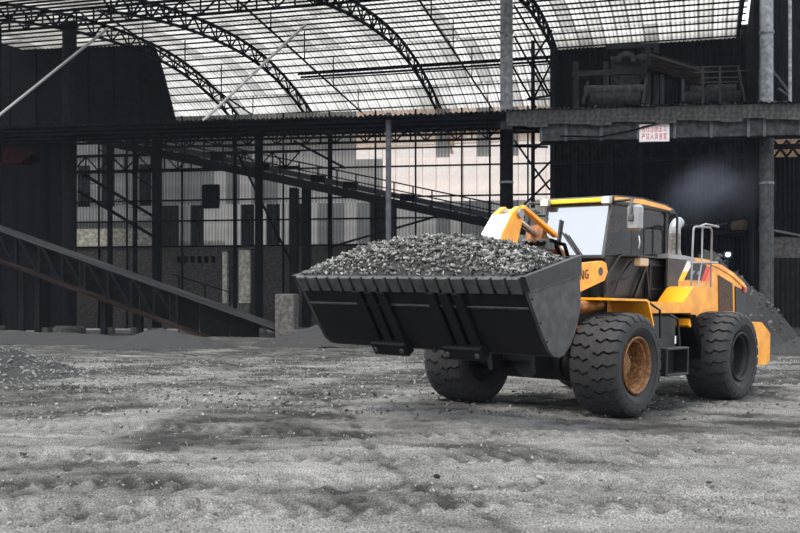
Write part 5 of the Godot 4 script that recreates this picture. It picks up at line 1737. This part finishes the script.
func make_right_side() -> void:
	# dark cladding behind the machinery and below the canopy
	var t := setting("wall_right", "sooty dark cladding behind the machinery at the right", "wall", V)
	var d := 13.0
	var x0 := at(553, 200, d, 16.0).x; var x1 := at(800, 200, d, 16.0).x
	var yt := at(650, 31, d, 16.0).y
	sheet_wall(t, x0, x1, 0.0, 7.0, -d, 1.25, func(_x: float) -> String: return "dark_wall")
	sheet_wall(t, x0, x1, 7.0, 13.0, -d + 0.03, 1.25, func(_x: float) -> String: return "dark_wall")
	sheet_wall(t, x0, x1, 13.0, yt, -d, 1.25, func(_x: float) -> String: return "soot_wall")
	var y := at(650, 160, d, 16.0).y
	for px in [575, 610, 640, 676, 712, 748]:
		var x := at(px, 200, d, 16.0).x
		bar_part("stud", Vector3(x, 0, -d + 0.3), Vector3(x, 12.0, -d + 0.3), 0.3, 0.3, "dark_steel", t)
	bar_part("rail", Vector3(x0, y, -d + 0.3), Vector3(x1, y, -d + 0.3), 0.2, 0.2, "dark_steel", t)
	for px in [590, 626, 694, 730]:
		bar_part("knee_brace", Vector3(at(px - 16, 200, d, 16.0).x, y + 2.0, -d + 0.35), Vector3(at(px, 200, d, 16.0).x, y, -d + 0.35), 0.15, 0.15, "dark_steel", t)
		bar_part("knee_brace", Vector3(at(px + 16, 200, d, 16.0).x, y + 2.0, -d + 0.35), Vector3(at(px, 200, d, 16.0).x, y, -d + 0.35), 0.15, 0.15, "dark_steel", t)
	# wall ladder in the gloom
	var g := thing("wall_ladder", "dim steel ladder on the dark cladding above the loader's cab", "ladder", F)
	for px in [594.0, 606.0]:
		bar_part("ladder_rail", at(px, 195, 10), at(px, 160, 10), 0.1, 0.1, "dark_steel", g)
	for i in 6:
		bar_part("rung", at(594, 165 + i * 5.5, 10), at(606, 165 + i * 5.5, 10), 0.07, 0.07, "dark_steel", g)
	# gable at the right
	t = setting("wall_gable", "dark gable closing the arched shed at the right", "wall", V)
	var mb := MB.new()
	var pts := []
	var sE: float = vault_s(738, 28) + 0.55
	pts.append(Vector2(-24, 0)); pts.append(Vector2(-3, 0))
	for k in 12:
		var dd := lerpf(3.0, 24.0, k / 11.0)
		pts.append(Vector2(-dd, vault_y(dd)))
	mb.prism(pts, 0, 0.25, Transform3D(Basis(Vector3(0, 0, 1), Vector3.UP, Vector3(-1, 0, 0)), Vector3(sE + 0.25, 0, 0)))
	part("cladding", mb, M.soot_wall, t)
	# annex right of the thick column
	t = setting("wall_annex", "dark cladding of the annex at the right edge", "wall", F)
	var xa := at(757, 200, 5.0).x; var xb := at(850, 200, 5.0).x
	sheet_wall(t, xa, xb, at(790, 139, 5.0).y, 20.0, -5.0, 1.25, func(_x: float) -> String: return "soot_wall")
	sheet_wall(t, xa, xb, 0.0, at(790, 157, 5.0).y, -5.0, 1.25, func(_x: float) -> String: return "dark_wall")
	mb = MB.new()
	var win := setting("window_2", "bright slot with crossed dark bars at the right edge under the canopy", "window", F)
	var wa := at(774, 157, 4.9); var wb := at(850, 139, 4.9)
	for i in 6:
		var u := i / 6.0; var w := (i + 1) / 6.0
		bar_part("cross_bar", Vector3(lerpf(wa.x, wb.x, u), wa.y, -4.9), Vector3(lerpf(wa.x, wb.x, w), wb.y, -4.9), 0.12, 0.12, "black_steel", win)
		bar_part("cross_bar", Vector3(lerpf(wa.x, wb.x, u), wb.y, -4.9), Vector3(lerpf(wa.x, wb.x, w), wa.y, -4.9), 0.12, 0.12, "black_steel", win)
	bar_part("mid_rail", Vector3(wa.x, lerpf(wa.y, wb.y, 0.62), -4.85), Vector3(wb.x, lerpf(wa.y, wb.y, 0.62), -4.85), 0.2, 0.3, "black_steel", win)
	put("pane", sheet_mesh(wb.x - wa.x + 1.0, 1.3, 0.25, 0.03, M.wall_cream), win, Transform3D(Basis(Vector3.RIGHT, PI / 2), Vector3((wa.x + wb.x) * 0.5, (wa.y + wb.y) * 0.5, -5.2)))
	# fascia panels under the canopy with their posts
	t = thing("fascia", "row of dusty grey fascia panels hanging under the canopy at the right", "fascia", F)
	var edges := [541.0, 566.0, 601.0, 638.0, 674.5, 711.0, 748.0, 764.0, 800.0, 836.0]
	var pty := at(650, 113, -2.7).y; var pby := at(650, 139.5, -2.7).y
	for i in edges.size() - 1:
		var a := at(edges[i], 125, -2.7).x; var b := at(edges[i + 1], 125, -2.7).x
		mb = MB.new()
		mb.box(Vector3((a + b) * 0.5, (pty + pby) * 0.5, 2.7), Vector3(b - a - 0.06, pty - pby, 0.08), 0.015, Basis(Vector3.RIGHT, rng.randf_range(-0.03, 0.03)))
		part("panel", mb, M.panel_grey, t)
		bar_part("panel_post", Vector3(a, pby, 2.80), Vector3(a, pty, 2.80), 0.14, 0.14, "grey_steel", t)
	bar_part("lower_rail", Vector3(at(541, 125, -2.7).x, pby, 2.74), Vector3(at(836, 125, -2.7).x, pby, 2.74), 0.16, 0.10, "black_steel", t)
	# the sign
	var sg := thing("warning_sign", "white sign with two rows of red characters on the fascia", "sign", F)
	var s0 := at(639.3, 142.0, -2.86); var s1 := at(669.3, 123.5, -2.86)
	mb = MB.new()
	mb.box(Vector3((s0.x + s1.x) * 0.5, (s0.y + s1.y) * 0.5, 2.83), Vector3(s1.x - s0.x, s1.y - s0.y, 0.16), 0.01)
	part("sign_board", mb, M.white_paint, sg)
	var qm := QuadMesh.new()
	qm.size = Vector2(s1.x - s0.x - 0.04, s1.y - s0.y - 0.04)
	var sm := StandardMaterial3D.new()
	sm.albedo_texture = sign_texture()
	sm.roughness = 0.6
	qm.material = sm
	put("sign_face", qm, sg, Transform3D(Basis(), Vector3((s0.x + s1.x) * 0.5, (s0.y + s1.y) * 0.5, 2.916)), "red characters on white")
	mb = MB.new()
	mb.tube([at(560, 136, -3.0), at(600, 137, -3.0), at(628, 131.5, -3.0), at(648, 126, -3.0), at(668, 121, -3.0), at(700, 118, -3.0), at(748, 116, -3.0)], 0.05, 6)
	lone("power_cable", mb, M.black_steel, "black cable sagging across the fascia and the sign's top corner", "cable", F)
	# platform and screening machine above the canopy
	t = thing("screening_machine", "dark screening machine with hopper and rollers on the platform above the canopy", "machine", F)
	var deck := 12.5
	bar_part("platform", Vector3(at(540, 100, 6).x, deck - 0.15, -6.5), Vector3(at(756, 100, 6).x, deck - 0.15, -6.5), 6.0, 0.3, "black_steel", t)
	mb = MB.new()
	var h0 := at(612, 86, 6.0); var h1 := at(645, 57, 6.0)
	mb.prism([Vector2(h0.x, h1.y), Vector2(h1.x, h1.y), Vector2(h1.x, h0.y + 0.5), Vector2(h1.x - 0.4, h0.y), Vector2(h0.x + 0.4, h0.y), Vector2(h0.x, h0.y + 0.5)], -7.5, -6.0)
	part("hopper", mb, M.dim_steel, t)
	bar_part("hopper_rim", Vector3(h0.x - 0.1, h1.y, -5.95), Vector3(h1.x + 0.1, h1.y, -5.95), 0.15, 0.2, "dusty_steel", t)
	for px in [576.0, 606.0, 648.0, 656.0]:
		var p := at(px, 44 if px > 620 else 62, 6.0)
		bar_part("machine_post", Vector3(p.x, deck, p.z), p, 0.32, 0.32, "dim_steel", t)
	bar_part("machine_beam", at(572, 74, 5.9), at(652, 71, 5.9), 0.25, 0.3, "dim_steel", t)
	bar_part("machine_beam", at(606, 47, 5.9), at(658, 45, 5.9), 0.2, 0.25, "dim_steel", t)
	for e in [[584, 645, 90.5, 0.30], [590, 640, 99.0, 0.42], [690, 736, 90.0, 0.3], [684, 740, 97.0, 0.35]]:
		mb = MB.new()
		mb.tube([at(e[0], e[2], 5.0), at(e[1], e[2] - 1.0, 5.0)], e[3], 14)
		part("roller", mb, M.dusty_steel if e[3] < 0.31 else M.dim_steel, t)
	for e in [[588, 82, 583, 103], [646, 78, 643, 103], [683, 78, 683, 101]]:
		bar_part("stay", at(e[0], e[1], 4.6), at(e[2], e[3], 4.6), 0.16, 0.16, "dusty_steel", t)
	mb = MB.new()
	for k in 9:
		var a := PI * k / 8.0
		var p := at(626 - cos(a) * 7.0, 61 - sin(a) * 6.0, 5.7)
		mb.box(p, Vector3(0.3, 0.3, 0.8), 0.05)
	part("drive_guard", mb, M.dusty_steel, t)
	bar_part("motor", at(638, 57, 5.6), at(646, 57, 5.6), 0.4, 0.3, "dusty_steel", t)
	t = thing("feed_chute", "brownish feed chute slanting down to the right above the canopy", "chute", F)
	bar_part("chute_trough", at(650, 62, 5.0), at(708, 80, 5.0), 1.0, 1.0, "rust_beam", t)
	bar_part("chute_rim", at(650, 54.5, 4.5), at(708, 72.5, 4.5), 0.1, 0.12, "dusty_steel", t)
	bar_part("chute_leg", at(662, 70, 5.0), Vector3(at(662, 70, 5.0).x, deck, -5.0), 0.2, 0.2, "dim_steel", t)
	bar_part("chute_leg", at(700, 80, 5.0), Vector3(at(700, 80, 5.0).x, deck, -5.0), 0.2, 0.2, "dim_steel", t)
	t = thing("platform_railing", "thin railing with a bent broken post on the platform near the thick column", "railing", F)
	for e in [[696, 67, 740, 66], [694, 72.5, 762, 70], [700, 78, 738, 77], [700, 82.5, 738, 81.5]]:
		bar_part("rail", at(e[0], e[1], 3.8), at(e[2], e[3], 3.8), 0.07, 0.07, "dusty_steel", t)
	for e in [[738.5, 67, 741, 82], [741, 82, 745, 101], [703, 66, 703, 103], [720, 66, 720, 103], [759, 70, 759, 103], [778, 88, 789, 96], [773, 71, 789, 92]]:
		bar_part("rail_post", at(e[0], e[1], 3.8), at(e[2], e[3], 3.8), 0.12, 0.12, "dusty_steel", t)
	# litter along the canopy edge
	var pl := []
	for k in 260:
		var px := rng.randf_range(500, 800)
		var p := at(px, 107, -2.9 + rng.randf() * 0.6)
		p.y = 12.18 + rng.randf() * 0.08
		pl.append([F * p, rng.randf_range(0.03, 0.10), rng.randf_range(0.15, 0.5)])
	scatter("roof_litter", "dust and scrap lying along the canopy edge at the right", "litter", pl)
	# hut, ledge bundle, lamp
	var hp := at(788, 300, 3.0)
	t = thing("hut", "small grey hut with a shallow roof and ribbed doors beside the thick column", "hut", F * Transform3D(Basis(), Vector3(hp.x, 0, hp.z)))
	var hy := at(788, 237, 3.0).y
	mb = MB.new()
	mb.box(Vector3(0, hy * 0.5, -0.6), Vector3(1.75, hy, 1.4), 0.03)
	part("hut_wall", mb, M.concrete, t)
	mb = MB.new()
	mb.prism(V2([[-1.75, hy + 0.62], [1.1, hy + 0.02], [1.1, hy - 0.1], [-1.75, hy + 0.5]]), -1.5, 0.35)
	part("hut_roof", mb, M.grey_steel, t)
	for k in 6:
		bar_part("door_slat", Vector3(-0.7 + k * 0.27, 0.5, 0.14), Vector3(-0.7 + k * 0.27, at(788, 258, 3.0).y, 0.14), 0.06, 0.22, "dark_steel", t)
	mb = MB.new()
	var pb := at(766, 322, -1.0)
	mb.prism(V2([[-1.3, -0.1], [-1.15, 0.8], [-0.6, 1.35], [0.6, 1.3], [1.0, 0.7], [1.25, -0.1]]), -0.9, 0.9)
	lone("column_plinth", mb, M.concrete, "rough concrete plinth around the foot of the right thick column", "plinth", F * Transform3D(Basis(), Vector3(pb.x, 0, pb.z)))
	var lp := at(741, 231, 8.0)
	t = thing("ledge_bundle", "tan bundle lying on a dark ledge left of the right thick column", "bundle", F * Transform3D(Basis(), lp))
	mb = MB.new()
	mb.box(Vector3(0.3, -0.12, 0), Vector3(5.0, 0.24, 1.6), 0.02)
	part("ledge", mb, M.dark_steel, t)
	var sack := MB.new()
	blob([[Vector3(-0.35, 0.26, 0), 0.28, Vector3(0.1, 0.36, 0.05), 0.34], [Vector3(0.1, 0.36, 0), 0.34, Vector3(0.5, 0.22, 0), 0.22], [Vector3(-0.45, 0.5, 0), 0.1, Vector3(-0.2, 0.5, 0), 0.16]], 0.05, 0.12, sack, func(_p: Vector3) -> Color: return Color.WHITE)
	part("bundle", sack, M.tan_sack, t)
	for x in [-1.8, 2.2]:
		bar_part("ledge_leg", Vector3(x, -lp.y, 0), Vector3(x, -0.2, 0), 0.2, 0.2, "dark_steel", t)
	var fl := at(728, 254.5, 4.0)
	t = thing("flood_lamp", "small bright lamp glowing in the gloom above the coal pile", "lamp", F * Transform3D(Basis(), fl))
	mb = MB.new()
	mb.box(Vector3(0, 0, -0.12), Vector3(0.5, 0.4, 0.2), 0.03)
	part("lamp_housing", mb, M.dark_steel, t)
	bar_part("lamp_post", Vector3(0, -fl.y, -0.2), Vector3(0, 0, -0.2), 0.1, 0.1, "dark_steel", t)
	var em := StandardMaterial3D.new()
	em.albedo_color = Color(0.9, 0.95, 1.0)
	em.emission_enabled = true
	em.emission = Color(0.85, 0.92, 1.0)
	em.emission_energy_multiplier = 5.0
	mb = MB.new()
	mb.lathe(V2([[0.0, -0.03], [0.13, -0.02], [0.09, 0.06], [0.0, 0.08]]), 14, Transform3D(Basis(Vector3.RIGHT, PI / 2), Vector3(0, 0, 0.02)))
	part("lamp_lens", mb, em, t)
	var li := OmniLight3D.new()
	li.name = "lamp_light"
	li.position = Vector3(0, 0, 0.35)
	li.light_color = Color(0.85, 0.92, 1.0)
	li.light_energy = 1.5
	li.light_size = 0.15
	li.omni_range = 60.0
	li.omni_attenuation = 2.0
	li.shadow_enabled = true
	t.add_child(li)

func smoke(called: String, label: String, px: float, py: float, d: float, size: Vector3, dens: float, col: Color, count: int, ball: float) -> void:   # a cloud of overlapping thin puffs
	var fm := FogMaterial.new()
	fm.density = dens
	fm.albedo = col
	var t := thing(called, label, "smoke", F * Transform3D(Basis(Vector3.BACK, 0.35), at(px, py, d)))
	t.set_meta("kind", "stuff")
	for k in count:
		var fv := FogVolume.new()
		fv.name = "puff"
		fv.shape = RenderingServer.FOG_VOLUME_SHAPE_ELLIPSOID
		var r := ball * rng.randf_range(0.5, 1.25)
		fv.size = Vector3(r * 1.4, r, r)
		fv.material = fm
		fv.position = Vector3(clampf(rng.randfn(), -2, 2) * size.x, clampf(rng.randfn(), -2, 2) * size.y, clampf(rng.randfn(), -2, 2) * size.z) * 0.42
		t.add_child(fv, true)

func make_smoke() -> void:
	smoke("exhaust_smoke", "thin blue grey smoke drifting up behind the loader's exhaust stack", 706, 192, -6.0, Vector3(2.4, 1.6, 1.6), 0.009, Color(0.80, 0.83, 0.9), 60, 1.7)

func set_camera_and_light() -> void:
	var cam := Camera3D.new()
	cam.name = "camera"
	cam.projection = Camera3D.PROJECTION_FRUSTUM
	cam.near = 0.1
	cam.far = 400.0
	cam.size = 0.1 * 533.0 / FPX
	cam.frustum_offset = Vector2(0, 0.1 * (HY - 266.5) / FPX)
	cam.position = Vector3(0, EYE, 0)
	add_child(cam)
	cam.current = true
	var sky_mat := ProceduralSkyMaterial.new()      # bright overcast
	sky_mat.sky_top_color = Color(0.95, 0.97, 1.0)
	sky_mat.sky_horizon_color = Color(0.98, 0.985, 1.0)
	sky_mat.sky_curve = 0.2
	sky_mat.ground_bottom_color = Color(0.25, 0.25, 0.25)
	sky_mat.ground_horizon_color = Color(0.5, 0.5, 0.5)
	sky_mat.sun_angle_max = 1.0
	sky_mat.energy_multiplier = 1.25
	var sky := Sky.new()
	sky.sky_material = sky_mat
	var env := Environment.new()
	env.background_mode = Environment.BG_SKY
	env.sky = sky
	env.tonemap_mode = Environment.TONE_MAPPER_LINEAR
	env.tonemap_exposure = 1.9
	env.sdfgi_enabled = true
	env.ssao_enabled = true
	env.ssil_enabled = true
	env.volumetric_fog_enabled = true
	env.volumetric_fog_density = 0.00018
	env.volumetric_fog_albedo = Color(0.86, 0.9, 1.0)
	var we := WorldEnvironment.new()
	we.environment = env
	add_child(we)
	var sun := DirectionalLight3D.new()             # veiled sun, high, behind the camera's left shoulder
	sun.name = "sun"
	sun.light_energy = 0.7
	sun.light_color = Color(1.0, 0.98, 0.95)
	sun.light_angular_distance = 14.0
	sun.shadow_enabled = true
	add_child(sun)
	sun.look_at_from_position(Vector3(-0.42, 1.0, 0.34) * 50.0, Vector3.ZERO)

func _ready() -> void:
	set_camera_and_light()
	rng.seed = 20240611
	noise_a.seed = 1; noise_a.frequency = 0.5; noise_a.fractal_octaves = 4
	noise_b.seed = 2; noise_b.frequency = 0.6; noise_b.fractal_octaves = 4
	noise_c.seed = 3; noise_c.frequency = 0.5; noise_c.fractal_octaves = 3
	make_materials()
	make_rocks()
	make_tracks()
	make_ground()
	make_shed()
	make_loader()
	make_driver()
	make_load()
	make_yard_details()
